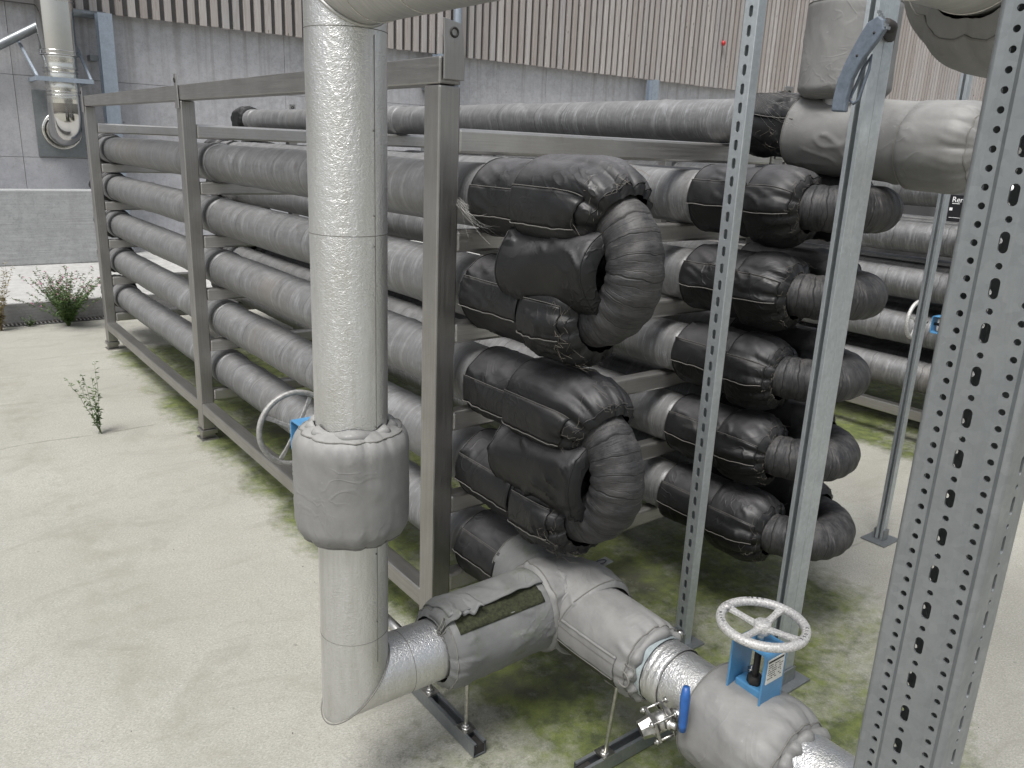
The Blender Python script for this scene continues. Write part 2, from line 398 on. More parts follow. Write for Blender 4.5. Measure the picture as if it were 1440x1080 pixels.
def m_wall(name, base=.36, tint=(.97, .98, 1.04), board=False):
    t = NT(name); p = t.pos(); x, y, z = t.sep(p)
    n = t.noise(p, .8, 6, .65, .4); n2 = t.noise(p, 14, 5, .7); n3 = t.noise(p, 70, 3, .7)
    c = t.mix(t.ramp(n, .3, .7), g(base * .85, tint), g(base * 1.14, tint))
    c = t.mix(t.ramp(n3, .50, .72, 0, .75), c, g(base * .55, tint)); c = t.mix(t.ramp(n2, .40, .62, 0, .5), c, g(base * 1.3, tint)); c = t.mix(t.ramp(n, .55, .72, 0, .4), c, g(base * .65, tint))
    st = t.noise(t.mapv(p, (5, 5, .35)), 2, 4, .6); c = t.mix(t.ramp(st, .55, .8, 0, .3), c, g(base * .6, (1, .97, .93)))
    rs = t.noise(t.mapv(p, (7, 7, .12)), 2, 3, .6); c = t.mix(t.math('MULTIPLY', t.ramp(rs, .5, .66, 0, .5), t.ramp(z, 1.2, 2.9)), c, g(base * .55, (1, .96, .9)))
    vd = t.voro(p, 2.1); c = t.mix(t.ramp(vd, .02, .035, .7, 0), c, g(base * .45))
    if board:
        bw = t.noise(t.mapv(p, (1.5, 1.5, 45)), 1, 5, .7, .7); c = t.mix(t.ramp(bw, .4, .7, 0, .55), c, g(base * .68, (1, .99, .96)))
        h = t.math('ADD', bw, n2)
    else: h = t.math('ADD', n2, n3)
    t.set('Base Color', c).set('Roughness', .85).set('Normal', t.bump(h, .3, .008))
    return t.m
def m_simple(name, col, rough=.5, metal=0., nscale=20, var=.25, bmp=.1):
    t = NT(name); p = t.pos(); n = t.noise(p, nscale, 5, .7)
    c = t.mix(t.ramp(n, .35, .7), g(1 - var, col), g(1 + var * .4, col))
    t.set('Base Color', c).set('Metallic', metal).set('Roughness', t.ramp(n, .3, .7, max(.02, rough - .06), rough + .1))
    if bmp: t.set('Normal', t.bump(n, bmp, .002))
    return t.m
def m_leaf(name, a, b):
    t = NT(name); p = t.pos(); n = t.noise(p, 35, 2)
    t.set('Base Color', t.mix(t.ramp(n, .35, .65), a, b)).set('Roughness', .55)
    t.b.inputs['Subsurface Weight'].default_value = 0
    return t.m
M = dict(
    ground=m_ground(), slab=m_wall('pale_slab', .36, (1, .99, .95)), wall=m_wall('panel_concrete', .40, (.985, .985, 1.02)), lowwall=m_wall('board_marked_concrete', .33, (.98, 1, 1), True),
    kerb_shade=m_wall('shaded_kerb_concrete', .20, (1, 1, .98), True), wood=m_wood(), gap=m_simple('dark_backing', (.13, .127, .125), .9, 0, 5, .2),
    frame=m_steel('stainless_frame', .42, .40, .35, 1), postm=m_steel('stainless_post', .42, .40, .35, 2), beam=m_steel('stainless_beam', .60, .44, .35, 0),
    galv=m_galv(), galvb=m_galv('galvanised_column', .44, .5, (.86, .98, 1.12)), galvd=m_galv('galvanised_heavy', .28, .40, (.93, .99, 1.02)), stucco=m_stucco(), alu=m_plainalu(),
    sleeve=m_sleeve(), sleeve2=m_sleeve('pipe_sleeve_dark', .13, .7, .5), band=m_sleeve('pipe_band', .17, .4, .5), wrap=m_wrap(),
    black=m_fabric('black_coated_fabric', .0055, (.95, 1, 1.06), .45, .85, (.115, .112, .115), .38, 0., .30, .38), blackflap=m_fabric('black_flap_fabric', .0075, (.95, 1, 1.08), .44, .7, (.11, .105, .10), .38, 0., .30, .4),
    hem=m_fabric('dusty_hem', .09, (1, .97, .92), .8, .3), cord=m_simple('drawcord', (.17, .165, .15), .8),
    grey=m_fabric('grey_silicone_fabric', .180, (1.0, .995, .965), .48, .55, (.31, .305, .29), .35, .0, .14), greyd=m_fabric('grey_weathered_fabric', .15, (.97, 1, .98), .52, .4, (.29, .29, .27), .3, .55, .18),
    velcro=m_simple('mossy_hook_strip', (.040, .044, .020), .95, 0, 120, .7, .8),
    wheel=m_simple('cast_aluminium_wheel', (.62, .61, .59), .55, .35, 220, .5, .35), wheel_backlit=m_simple('backlit_wheel', (.36, .355, .34), .55, .4, 120, .4, .3), blue=m_simple('blue_enamel', (.075, .235, .43), .38, 0, 14, .2, .04),  # second wheel material is a darker copy, back-lit shade put into its colour
    bluelever=m_simple('blue_vinyl_grip', (.02, .10, .33), .4), ss=m_simple('valve_stainless', (.55, .54, .51), .33, 1, 60, .3), iron=m_simple('dark_iron', (.035, .032, .03), .7, .3, 40, .4),
    seam=m_simple('dirty_seam', (.16, .155, .14), .6, .3), label=m_simple('valve_label', (.60, .59, .54), .45, 0, 8, .12, 0), ink=m_simple('ink', (.03, .03, .035), .6, 0, 8, 0, 0),
    lever=m_simple('lever_grey_blue', (.115, .14, .175), .5, 0, 60, .3), mirror=m_simple('polished_flue', (.62, .61, .59), .05, 1, 3, .08, .02), flue2=m_simple('crinkled_flue', (.75, .74, .70), .2, 1, 12, .1, .9),
    red=m_simple('red_knob', (.5, .02, .02), .4), white=m_simple('white_print', (.8, .8, .8), .5, 0, 5, 0, 0), plate=m_simple('black_plate', (.015, .015, .018), .4, 0, 5, .1, 0),
    leaf=m_leaf('green_leaf', (.045, .085, .022), (.10, .16, .045)), leafd=m_leaf('dry_leaf', (.16, .13, .06), (.26, .22, .11)), stem=m_leaf('brown_stem', (.15, .10, .05), (.20, .15, .08)), pink=m_leaf('pink_flower', (.45, .12, .25), (.55, .25, .38)),
    backdrop_black=m_simple('black_backdrop', (.010, .010, .011), .6, 0, 9, .4, .3), web=m_simple('spider_silk', (.42, .41, .39), .6, 0, 5, 0, 0), grate=m_simple('drain_grating', (.05, .045, .04), .7, .5), tape=m_simple('pale_foil', (.50, .57, .58), .35, .5), nest=m_simple('dusty_cobweb', (.20, .18, .15), .95, 0, 30, .4),
)

# ------------------------------------------------------------------ setting
mb = MB(); mb.add([(-60, -40, 0), (90, -40, 0), (90, 80, 0), (-60, 80, 0)], [(0, 1, 2, 3)])
tag(mb.build('ground', M['ground']), kind='structure')
mb = MB(); mb.box(-8, 46, 7.8, 12, .004, .18)
tag(mb.build('raised_slab', M['slab'], bevel=.008), kind='structure')
mb = MB(); mb.box(-8, 46, 7.778, 7.797, .002, .176)  # added strip: shade of the upright slab edge put into a darker concrete
tag(mb.build('kerb_shade_face', M['kerb_shade'], bevel=.004), kind='structure')
# slot drain along the slab
t = thing('slot_drain', 'dark rusty slot drain running along the foot of the raised slab', 'drain', (1, 7.74, 0))
mb = MB(); mb.box(-8, 30, 7.69, 7.772, .004, .010); mb.build('channel', M['gap'], t)
mb = MB()
for i in range(150): mb.box(-1.2 + i * .03, -1.2 + i * .03 + .014, 7.695, 7.77, .012, .02)
mb.build('grating', M['grate'], t)
# low board-marked wall
mb = MB(); mb.box(-8, 2.05, 9.95, 10.15, .18, .965)
tag(mb.build('low_wall', M['lowwall'], org=(0, 10.05, .18), bevel=.012), 'low board-marked concrete wall standing on the raised slab at the left', 'wall')

WY = 10.9
bld = thing('timber_clad_building', 'long concrete building with vertical weathered timber cladding behind the pipe racks', 'building', (10, WY, .18))
mb = MB()
rows = [(.18, 1.266), (1.270, 2.142), (2.146, 3.4)]
xs = [-8, -2.1, 1.33, 4.45, 8.9, 13.3, 17.8, 22.2, 26.7, 31.1, 35.6, 40, 45]
for (z0, z1) in rows:
    for a, b in zip(xs[:-1], xs[1:]): mb.box(a + .002, b - .002, WY, WY + .2, z0, z1)
mb.build('concrete_wall', M['wall'], bld, bevel=.002)
mb = MB(); mb.box(-8, 45, WY + .05, WY + .3, .18, 9); mb.build('backing_wall', M['wall'], bld)
ZC = 2.86
def zc(x): return ZC
mb = MB(); mb.box(-8, 45, WY - .10, WY - .005, ZC + .02, 9); mb.build('cladding_backing', M['gap'], bld)
mb = MB(); x = 2.0 - .135 * 40
rnd = random.Random(3)
while x < 45:
    if x > 1.93 or x < 1.0 - 9:
        w = .078 + rnd.uniform(-.003, .003); d = rnd.uniform(-.004, .004)
        mb.box(x, x + w, WY - .150 + d, WY - .104, ZC + rnd.uniform(-.004, .004), 8.8)
    x += .135
mb.build('timber_cladding', M['wood'], bld, bevel=.003)
for cx in (2.25, 6.70, 11.15, 15.6, 20.05, 24.5):
    mb = MB(); mb.prism([(cx - .075, WY - .32), (cx + .075, WY - .32), (cx + .075, WY - .308), (cx + .006, WY - .308), (cx + .006, WY - .172), (cx + .075, WY - .172), (cx + .075, WY - .16), (cx - .075, WY - .16), (cx - .075, WY - .172), (cx - .006, WY - .172), (cx - .006, WY - .308), (cx - .075, WY - .308)], .18, 2.85, 2)
    c = mb.build('steel_column', M['galvb'], bld)
    mb = MB()
    for zz in (1.5, 2.35): mb.box(cx - .16, cx - .078, WY - .17, WY - .003, zz, zz + .06)
    mb.build_each('fixing_bracket', M['galvd'], c)
mb = MB(); mb.tube([(x_, WY - .17, z_) for x_, z_ in ((9.6, 3.42), (9.6, 3.42001))], .03)
for (x_, z_) in ((13.0, 3.65), (41, 3.2)):
    mb = MB(); vs = []
    mb.tube([(x_, WY - .16, z_), (x_, WY - .20, z_), (x_, WY - .23, z_)], [.02, .05, .02], 12); mb.build('red_alarm_knob', M['red'], bld)

# downpipe, diagonal drain pipe, flue
t = thing('downpipe', 'pale blue galvanised downpipe running down the timber cladding', 'drainpipe', (6.98, WY - .26, .18))
mb = MB(); mb.tube([(6.98, WY - .26, .18), (6.98, WY - .26, 7)], .06, 20); mb.build('pipe', M['galvb'], t)
for z_ in (1.2, 3.12):
    mb = MB(); mb.tube([(6.98 + .068 * math.cos(a), WY - .26 + .068 * math.sin(a), z_) for a in np.linspace(0, 2 * PI, 17)[:-1]], .008, 6, closed=True)
    mb.bar((6.9, WY - .25, z_), (6.78, WY - .17, z_), .015, .02); mb.build('clip', M['galvd'], t)
t = thing('rainwater_pipe', 'grey rainwater pipe sloping across the concrete behind the shiny flue', 'drainpipe', (1.3, WY - .12, 2.4))
mb = MB(); mb.tube([(.5, WY - .12, 2.02), (1.227, WY - .12, 2.43), (1.78, WY - .12, 2.76), (1.95, WY - .12, 2.84), (2.3, WY - .12, 2.84)], .047, 16); mb.build('pipe', M['galvd'], t)
mb = MB(); mb.tube([(1.60, WY - .12, 2.655), (1.66, WY - .12, 2.69)], .056, 16); mb.build('socket', M['galvd'], t)
FX, FY = 1.745, WY - .35
t = thing('flue_pipe', 'mirror-polished stainless flue entering the concrete wall at upper left', 'flue', (FX, FY, 1.6))
P = Path([(FX, FY, 5), (FX, FY, 2.36)], (1, 0, 0), .03)
mb = MB(); sweep(mb, P, lambda d, a: .185, 48); mb.build('upper_pipe', M['mirror'], t)
mb = MB()
for z_ in (2.36, 2.40, 2.90, 2.93, 2.22, 2.18, 1.98, 1.94):
    mb.tube([(FX + (.190 if z_ > 2.3 else .170) * math.cos(a), FY + (.190 if z_ > 2.3 else .170) * math.sin(a), z_) for a in np.linspace(0, 2 * PI, 41)[:-1]], .007, 6, closed=True)
mb.build_each('bead_ring', M['mirror'], t)
P = Path([(FX, FY, 2.36), (FX, FY, 1.86)], (1, 0, 0), .02)
mb = MB(); sweep(mb, P, lambda d, a: .165 + .002 * math.sin(d * 60), 48); mb.build('telescopic_section', M['flue2'], t)
P = Path([(FX, FY, 1.86), (FX, FY, 1.80)] + arc((FX, FY + .18, 1.75), (0, -1, 0), (0, 0, -1), .18, 0, PI / 2, 10) + [(FX, WY, 1.57)], (1, 0, 0), .02)
mb = MB(); sweep(mb, P, lambda d, a: .168, 48); mb.build('elbow', M['mirror'], t)
mb = MB(); mb.box(FX - .26, FX + .26, WY - .02, WY - .003, 1.28, 2.0); mb.build('wall_plate', M['galvd'], t, bevel=.003)
mb = MB(); mb.tube([(FX + .19 * math.cos(a), WY - .03, 1.57 + .19 * math.sin(a)) for a in np.linspace(0, 2 * PI, 41)[:-1]], .018, 8, closed=True); mb.build('collar', M['flue2'], t)
br = MB(); br.bar((FX - .28, FY - .20, 2.10), (FX + .28, FY - .20, 2.10), .03, .045); br.bar((FX - .26, FY - .2, 2.10), (FX - .26, WY - .004, 2.10), .03, .04); br.bar((FX + .26, FY - .2, 2.10), (FX + .26, WY - .004, 2.10), .03, .04)
br.bar((FX - .26, FY - .18, 2.12), (FX - .33, WY - .01, 2.50), .025, .02); br.bar((FX + .26, FY - .18, 2.12), (FX + .24, WY - .01, 2.50), .025, .02)
br.build('wall_bracket', M['galvb'], t)

# ------------------------------------------------------------------ racks
LEV = [.370, .645, .918, 1.190, 1.462]      # pipe centres, bottom to top
PR = .0925
BARS = [.277, .552, .826, 1.100, 1.368]     # top of the crossbars under each level
YF = [1.925, 4.30, 6.62]
def ring(mb, c, r, axis, tr=.004, n=40, w=1.):
    c = Vector(c); pts = []
    for k in range(n):
        a = 2 * PI * k / n; u, v = r * math.cos(a), r * math.sin(a)
        pts.append(c + Vector({0: (0, u, v), 1: (u, 0, v), 2: (u, v, 0)}[axis]))
    return mb.tube(pts, tr, 6, closed=True)
def rack(x0, x1, yf, label, ybot0, front_rail=True):
    t = thing('pipe_rack', label, 'pipe rack', (x0, yf[0], 0), 'stainless steel racks carrying the pipes')
    s = .068
    for i, y in enumerate(yf):
        for side in (0, 1):
            xa = x0 if side == 0 else x1 - s
            ya = y if i == 0 else (y - s / 2 if i == 1 else y - s)
            top = 1.752 if side == 0 else 1.655
            mb = MB(); mb.box(xa, xa + s, ya, ya + .078, .062, top)
            po = mb.build('post', M['postm'], t, bevel=.005)
            mb = MB(); mb.box(xa - .008, xa + s + .008, ya - .008, ya + s + .016, .035, .058)
            mb.box(xa - .002, xa + s + .002, ya + .02, ya + s - .004, .006, .034)
            mb.box(xa - .012, xa + s + .012, ya - .01, ya + s + .02, .0, .006)
            mb.build('foot', M['postm'], po, bevel=.002)
            # lifting lug
            mb = MB()
            if side == 0:
                z0 = 1.715 if i else 1.775
                yl = ya - .0065
                if i == 0:
                    poly = [(xa + .006, z0 - .01), (xa + .071, z0 - .01), (xa + .071, 1.83), (xa + .060, 1.905), (xa + .002, 1.915), (xa + .006, 1.84)]
                    mb.prism([(a_, b_) for a_, b_ in poly], yl - .006, yl + .0, 1)
                else:
                    poly = [(ya + .006, z0), (ya + .066, z0), (ya + .060, 1.875), (ya + .025, 1.875)]
                    mb.prism(poly, xa - .0085, xa - .0025, 0)
            else:
                mb.prism([(xa + .01, 1.60), (xa + .06, 1.60), (xa + .06, 1.86), (xa + .01, 1.86)], ya - .009, ya - .0025, 1)
            lug = mb.build('lifting_lug', M['postm'], po, bevel=.002)
            mb = MB()
            if side == 0 and i: ring(mb, (xa - .009, ya + .045, 1.845), .010, 0, .003, 14)
            elif side == 0: ring(mb, (xa + .036, yl - .007, 1.882), .011, 1, .003, 14)
            else: ring(mb, (xa + .035, ya - .010, 1.835), .009, 1, .003, 14)
            mb.build('eye', M['iron'], lug)
    # long rails
    mb = MB(); mb.box(x0, x0 + s, yf[0], yf[-1] + .012, 1.754, 1.823); mb.build('top_rail', M['frame'], t, bevel=.005)
    for side in (0, 1):
        xa = x0 if side == 0 else x1 - s
        prev = None
        for a, b in zip(yf[:-1], yf[1:]):
            ya = a + .080 if prev is None else a - s / 2 + .080
            yb = b - s / 2 - .002 if b != yf[-1] else b - s - .002
            mb = MB(); mb.box(xa + .003, xa + s - .003, ya, yb, .150, .212); mb.build('bottom_rail', M['frame'], t, bevel=.005); prev = 1
    if ybot0 is not None:
        for side in (0,):
            mb = MB(); mb.box(x0 + .003, x0 + s - .003, ybot0, yf[0] - .002, .150, .212); mb.build('bottom_rail', M['frame'], t, bevel=.005)
    # crossbars
    for i, y in enumerate(yf):
        ya = y if i == 0 else (y - s / 2 if i == 1 else y - s)
        for z in BARS + [1.645]:
            h = .068 if z > 1.6 else .062
            mb = MB(); mb.box(x0 + s + .001, x1 - s - .001, ya + .006, ya + .062, z - h, z); mb.build('crossbar', M['beam'], t, bevel=.009)
    return t
rackA = rack(1.21, 2.76, YF, 'near brown stainless rack with lifting lugs, left of the photo', None)
rackB = rack(4.67, 6.22, YF, 'far stainless rack in the right background behind the black bends', -.6)
rackB2 = rackB

# ------------------------------------------------------------------ long pipes
def long_pipe(name, x, z, y0, y1, parent, r=PR, seed=0, m='sleeve', joints=True, yfs=YF, far=True):
    P = Path([(x, y0, z), (x, y1, z)], (0, 0, 1), .035)
    rn = random.Random(seed)
    js = []
    y = y0 + rn.uniform(.2, .6)
    while y < y1:
        js.append(y - y0); y += rn.uniform(.55, .95)
    offv = Vector((seed * 3.3, 1, 2))
    def rad(d, a):
        e = .0022 * noise.noise(Vector((math.cos(a) * 1.2, math.sin(a) * 1.2, d * 2.2)) + offv) * 2
        for j in js:
            q = abs(d - j)
            if q < .03: e += .0035 * (1 - q / .03)
        return r + e
    mb = MB(); sweep(mb, P, rad, 40, True); o = mb.build(name, M[m], parent)
    for yy in yfs:
        if y0 < yy < y1 and yy > 2.5:
            mb = MB(); c = yy + .03
            Pb = Path([(x, c - .055, z), (x, c + .055, z)], (0, 0, 1), .01)
            sweep(mb, Pb, lambda d, a: r + .005 + .002 * math.sin(d * 200), 40, True); mb.build('clamp_band', M['band'], o)
    return o

LVN = ['lowest', 'second lowest', 'middle', 'second highest', 'highest']
def far_cap(x, z, parent, name='pipe_end_jacket'):
    pass
JK = []
def jacket(name, label, cat, pts, up, r_end, r, seed, group=None, flap=None, mat='black', fmat='blackflap', hem='hem', ends=None, step=.008, n=88, mid=None, topo=None, **kw):
    pk = kw.get('pleat', .006)
    if ends is None: ends = (1, 2 if pk >= .008 else 1)
    P = Path(pts, up, step)
    f = jacket_rad(P.L, r_end, r, seed, ends=ends, **kw)
    base = Vector(pts[0]); t = thing(name, label, cat, tuple(base), group)
    mb = MB(); sweep(mb, P, f, n); mb.build('cover', M[mat], t)
    g_ = kw.get('g', .06)
    if flap:
        t0, t1 = flap[:2]; a0 = flap[2] if len(flap) > 2 else .008; a1 = flap[3] if len(flap) > 3 else P.L * .93
        mb = MB(); patch(mb, P, f, a0, a1, t0, t1, .0045, 30, 10, .004, seed); fl = mb.build('closure_flap', M[fmat], t, solid=.0035)
        # stitched hems along the flap
        mb = MB()
        for th, rr, o_ in ((t0, .0011, .0062), (t1, .0016, .0075)):
            pts2 = []
            for i in range(31):
                d = a0 + (a1 - a0) * i / 30
                wv = .004 * (noise.noise(Vector((d * 40, th * 2 + seed, 5))) + .6) if th == t1 else 0
                e = .004 * noise.noise(Vector((d * 18 + seed, seed * 3.1, 0))) * 8 if th == t1 else 0
                pts2.append(P.at(d, th + e, f(d, th + e) + o_ + wv))
            mb.tube(pts2, rr, 5)
        mb.build_each('stitched_hem', M[hem], fl)
    # seams at the ends
    mb = MB()
    for e, d in zip(ends, (.012, P.L - .012)):
        if e:
            mb.tube([P.at(d, 2 * PI * k / 60, f(d, 2 * PI * k / 60) + .0008) for k in range(60)], .0018, 6, closed=True)
    if any(ends): mb.build_each('drawcord', M['cord' if mat != 'black' else 'hem' if seed % 3 == 0 else 'blackflap'], t)
    JK.append(t)
    return t, P, f

def webs(name, P, f, d, parent, seed, a0, a1, n=26, m='nest'):
    n = int(n * 1.3)
    rn = random.Random(seed); mb = MB()
    for i in range(n):
        a = rn.uniform(a0, a1); dd = d + rn.uniform(-.025, .03)
        p = P.at(dd, a, f(dd, a) + .003)
        q = P.at(dd + rn.uniform(-.02, .05), a + rn.uniform(-.35, .35), f(dd, a) + rn.uniform(0, .012))
        k = p.lerp(q, .5) + Vector((rn.uniform(-.008, .008), rn.uniform(-.008, .008), rn.uniform(-.01, .006)))
        mb.tube([p, k, q], .00038, 3, cap=False)
    mb.build(name, M[m], parent)

# near rack, first column: two vertical return bends, the lowest pipe goes to the tee
X1, X2, X3 = 1.40, 2.27, 2.55
YB = 1.48                                   # centre of the bends
ER = .072
FE = 6.86
def bend_pts(c, a, b, r): return arc(c, a, b, r, -PI / 2, PI / 2, 28)
def vertical_loop(lo, hi, which, seed):
    zc_ = (LEV[lo] + LEV[hi]) / 2; rr = (LEV[hi] - LEV[lo]) / 2
    t = thing('insulated_pipe_loop', f'{which} grey pipe pair of the near column, joined by an upright dark U-bend', 'pipe', (X1, YB, LEV[lo]), 'insulated pipe loops of the near rack')
    long_pipe('pipe', X1, LEV[hi], 1.86, FE, t, seed=seed); long_pipe('pipe', X1, LEV[lo], 1.86, FE, t, seed=seed + 1)
    pts = [(X1, YB + .40, LEV[lo]), (X1, YB + .01, LEV[lo])] + arc((X1, YB, zc_), (0, -1, 0), (0, 0, 1), rr, -PI / 2, PI / 2, 28) + [(X1, YB + .01, LEV[hi]), (X1, YB + .40, LEV[hi])]
    P = Path(pts, (1, 0, 0), .006)
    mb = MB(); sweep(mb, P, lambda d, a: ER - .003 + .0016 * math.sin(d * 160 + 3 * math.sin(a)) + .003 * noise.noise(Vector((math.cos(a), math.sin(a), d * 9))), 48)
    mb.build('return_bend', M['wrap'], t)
    G = 'black insulation jackets on the near column'
    w = which
    def J(part, label, pts, **kw):
        return jacket('insulation_jacket', label, 'insulation jacket', pts, **kw)
    zt, zb = LEV[hi], LEV[lo]
    th = R(100)   # flap towards the camera side (-X); angles measured from up towards B = T x N
    # path goes towards -Y: T=(0,-1,0), N=up -> B = T x N = (-1,0,0): camera side
    J('a', f'black jacket nearest the rack on the top leg of the {w} upright U-bend', [(X1, 1.905, zt), (X1, 1.665, zt)], up=(0, 0, 1), r_end=.092, r=.108, seed=seed + .1, group=G, flap=(R(72), R(112)), g=.03, pleat=.003, wr=.005)
    o, P_, f_ = J('b', f'bulging black gathered jacket on the top leg of the {w} upright U-bend', [(X1, 1.70, zt + .004), (X1, 1.49, zt + .004)] + arc((X1, YB, zc_ + .004), (0, 0, 1), (0, -1, 0), rr, 0, R(34), 8)[1:], up=(0, 0, 1), r_end=.075, r=.125, seed=seed + 1.2, group=G, flap=(R(70), R(112), .01, .26), g=.05, pleat=.015, wr=.006, mouth=.12)
    webs('cobweb', P_, f_, .27, o, seed, R(-60), R(120), 30)
    J('c', f'crumpled black jacket between the two legs of the {w} upright U-bend', [(X1 - .022, 1.735, zc_ - .022), (X1 - .012, 1.388, zc_ - .012)], up=(0, 0, 1), r_end=.075, r=.114, seed=seed + 2.6, group=G, g=.03, pleat=.005, wr=.015)
    J('d', f'black jacket nearest the rack on the lower leg of the {w} upright U-bend', [(X1, 1.93, zb), (X1, 1.63, zb - .004)], up=(0, 0, 1), r_end=.092, r=.111, seed=seed + 3.3, group=G, flap=(R(62), R(104)), g=.03, pleat=.003, wr=.007)
    o, P_, f_ = J('e', f'pointed black jacket under the {w} upright U-bend, on its lower leg', [(X1, 1.65, zb - .012), (X1, 1.49, zb - .010)] + arc((X1, YB, zc_ - .008), (0, 0, -1), (0, -1, 0), rr, 0, R(12), 4)[1:], up=(0, 0, 1), r_end=.075, r=.122, seed=seed + 4.7, group=G, flap=(R(66), R(108), .01, .17), g=.04, pleat=.014, wr=.009, mouth=.085)
    webs('cobweb', P_, f_, .16, o, seed + 1, R(60), R(200), 40)
    return t
vertical_loop(3, 4, 'upper', 11)
vertical_loop(1, 2, 'lower', 23)
t = thing('insulated_pipe', 'lowest grey pipe of the near column, running into the grey tee covers', 'pipe', (X1, 1.9, LEV[0]), 'insulated pipe loops of the near rack')
long_pipe('pipe', X1, LEV[0], 1.46, FE, t, seed=41)
jacket('insulation_jacket', 'dusty black jacket on the lowest pipe beside the near corner post', 'insulation jacket', [(X1, 1.93, LEV[0]), (X1, 1.70, LEV[0])], (0, 0, 1), .094, .108, 5.5, 'black insulation jackets on the near column', flap=(R(50), R(88)), g=.045, pleat=.003, wr=.006)

# near rack, columns two and three: five horizontal return bends
for i, z in enumerate(LEV):
    w = LVN[i]
    xc, rr = (X2 + X3) / 2, (X3 - X2) / 2
    dy = (-.03, .0, .01, .0, -.0)[i]
    t = thing('insulated_pipe_loop', f'{w} grey pipe pair right in the near rack, joined by a flat U-bend', 'pipe', (X2, YB, z), 'insulated pipe loops of the near rack')
    long_pipe('pipe', X2, z, 1.86, FE, t, seed=60 + i); long_pipe('pipe', X3, z, 1.86, FE, t, seed=70 + i)
    yb = YB + dy
    pts = [(X2, yb + .40, z), (X2, yb + .01, z)] + arc((xc, yb, z), (0, -1, 0), (1, 0, 0), rr, -PI / 2, PI / 2, 28) + [(X3, yb + .01, z), (X3, yb + .40, z)]
    P = Path(pts, (0, 0, 1), .006)
    mb = MB(); sweep(mb, P, lambda d, a: ER - .003 + .0016 * math.sin(d * 160 + 3 * math.sin(a)) + .003 * noise.noise(Vector((math.cos(a), math.sin(a), d * 9 + z))), 48)
    mb.build('return_bend', M['wrap'], t)
    G = 'black insulation jackets on the right of the near rack'
    rn = random.Random(i)
    jacket('insulation_jacket', f'black jacket beside the rack on the {w} pipe behind the slotted strut', 'insulation jacket', [(X2, 1.87, z), (X2, 1.62, z)], (0, 0, 1), .093, .112, 6 + i * 1.7, G, flap=(R(58), R(98)), g=.045, pleat=.004, wr=.009)
    o, P_, f_ = jacket('insulation_jacket', f'rounded black jacket with gathered mouth before the {w} flat U-bend', 'insulation jacket', [(X2, 1.64, z - .004), (X2, yb + .01, z - .004)] + arc((xc, yb, z - .004), (-1, 0, 0), (0, -1, 0), rr, 0, R(7), 4)[1:], (0, 0, 1), .075, .127, 7 + i * 2.3, G, flap=(R(62), R(98), .01, .165 - dy), g=.045, pleat=.013, wr=.009, mouth=.095)
    webs('cobweb', P_, f_, .18, o, i + 90, R(-40), R(150), 26)
    jacket('insulation_jacket', f'black jacket mostly hidden behind the {w} flat U-bend', 'insulation jacket', [(X3, 1.87, z), (X3, yb - .02, z)], (0, 0, 1), .078, .118, 9 + i * 3.1, G, flap=(R(-110), R(-60)), g=.06, pleat=.009, wr=.010, n=56, step=.014)
# far-end jackets, seen over and between the pipes
k = 0
for xx, lab in ((X1, 'near column'), (X2, 'middle column'), (X3, 'outer column')):
    for i, z in enumerate(LEV):
        k += 1
        jacket('pipe_end_jacket', f'black jacket on the far end of the {LVN[i]} pipe, {lab}, near rack', 'insulation jacket', [(xx, 6.80, z + .006), (xx, 7.12, z + .006)], (0, 0, 1), .06, .118, 30 + k * 1.3, 'black jackets at the far end of the near rack', g=.07, pleat=.008, wr=.010, n=40, step=.02)

# far rack pipes
XB = [4.86, 5.16, 5.46]
for j, xx in enumerate(XB):
    for i, z in enumerate(LEV):
        t = thing('insulated_pipe', f'{LVN[i]} grey pipe in the {("nearest", "middle", "rearmost")[j]} column of the far rack', 'pipe', (xx, 1, z), 'insulated pipes of the far rack')
        long_pipe('pipe', xx, z, -.4, 6.9, t, seed=100 + j * 9 + i, yfs=YF, m='sleeve')
        if j == 0:
            jacket('pipe_end_jacket', f'black jacket capping the far end of the {LVN[i]} pipe of the far rack', 'insulation jacket', [(xx, 6.80, z + .006), (xx, 7.15, z + .006)], (0, 0, 1), .06, .120, 70 + i * 1.3, 'black jackets at the far end of the far rack', g=.07, pleat=.008, wr=.010, n=36, step=.02)
t = thing('added_backdrop', 'black sheeting added behind the far rack to darken the gaps', 'backdrop', (6.30, 3, .2))  # added so that the gaps between the far pipes read black
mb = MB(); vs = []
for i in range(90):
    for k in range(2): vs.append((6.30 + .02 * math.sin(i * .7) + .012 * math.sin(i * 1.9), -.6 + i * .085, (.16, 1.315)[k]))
mb.add(vs, [(2 * i, 2 * i + 2, 2 * i + 3, 2 * i + 1) for i in range(89)]); mb.build('added_backdrop_sheet', M['backdrop_black'], t, solid=.003)
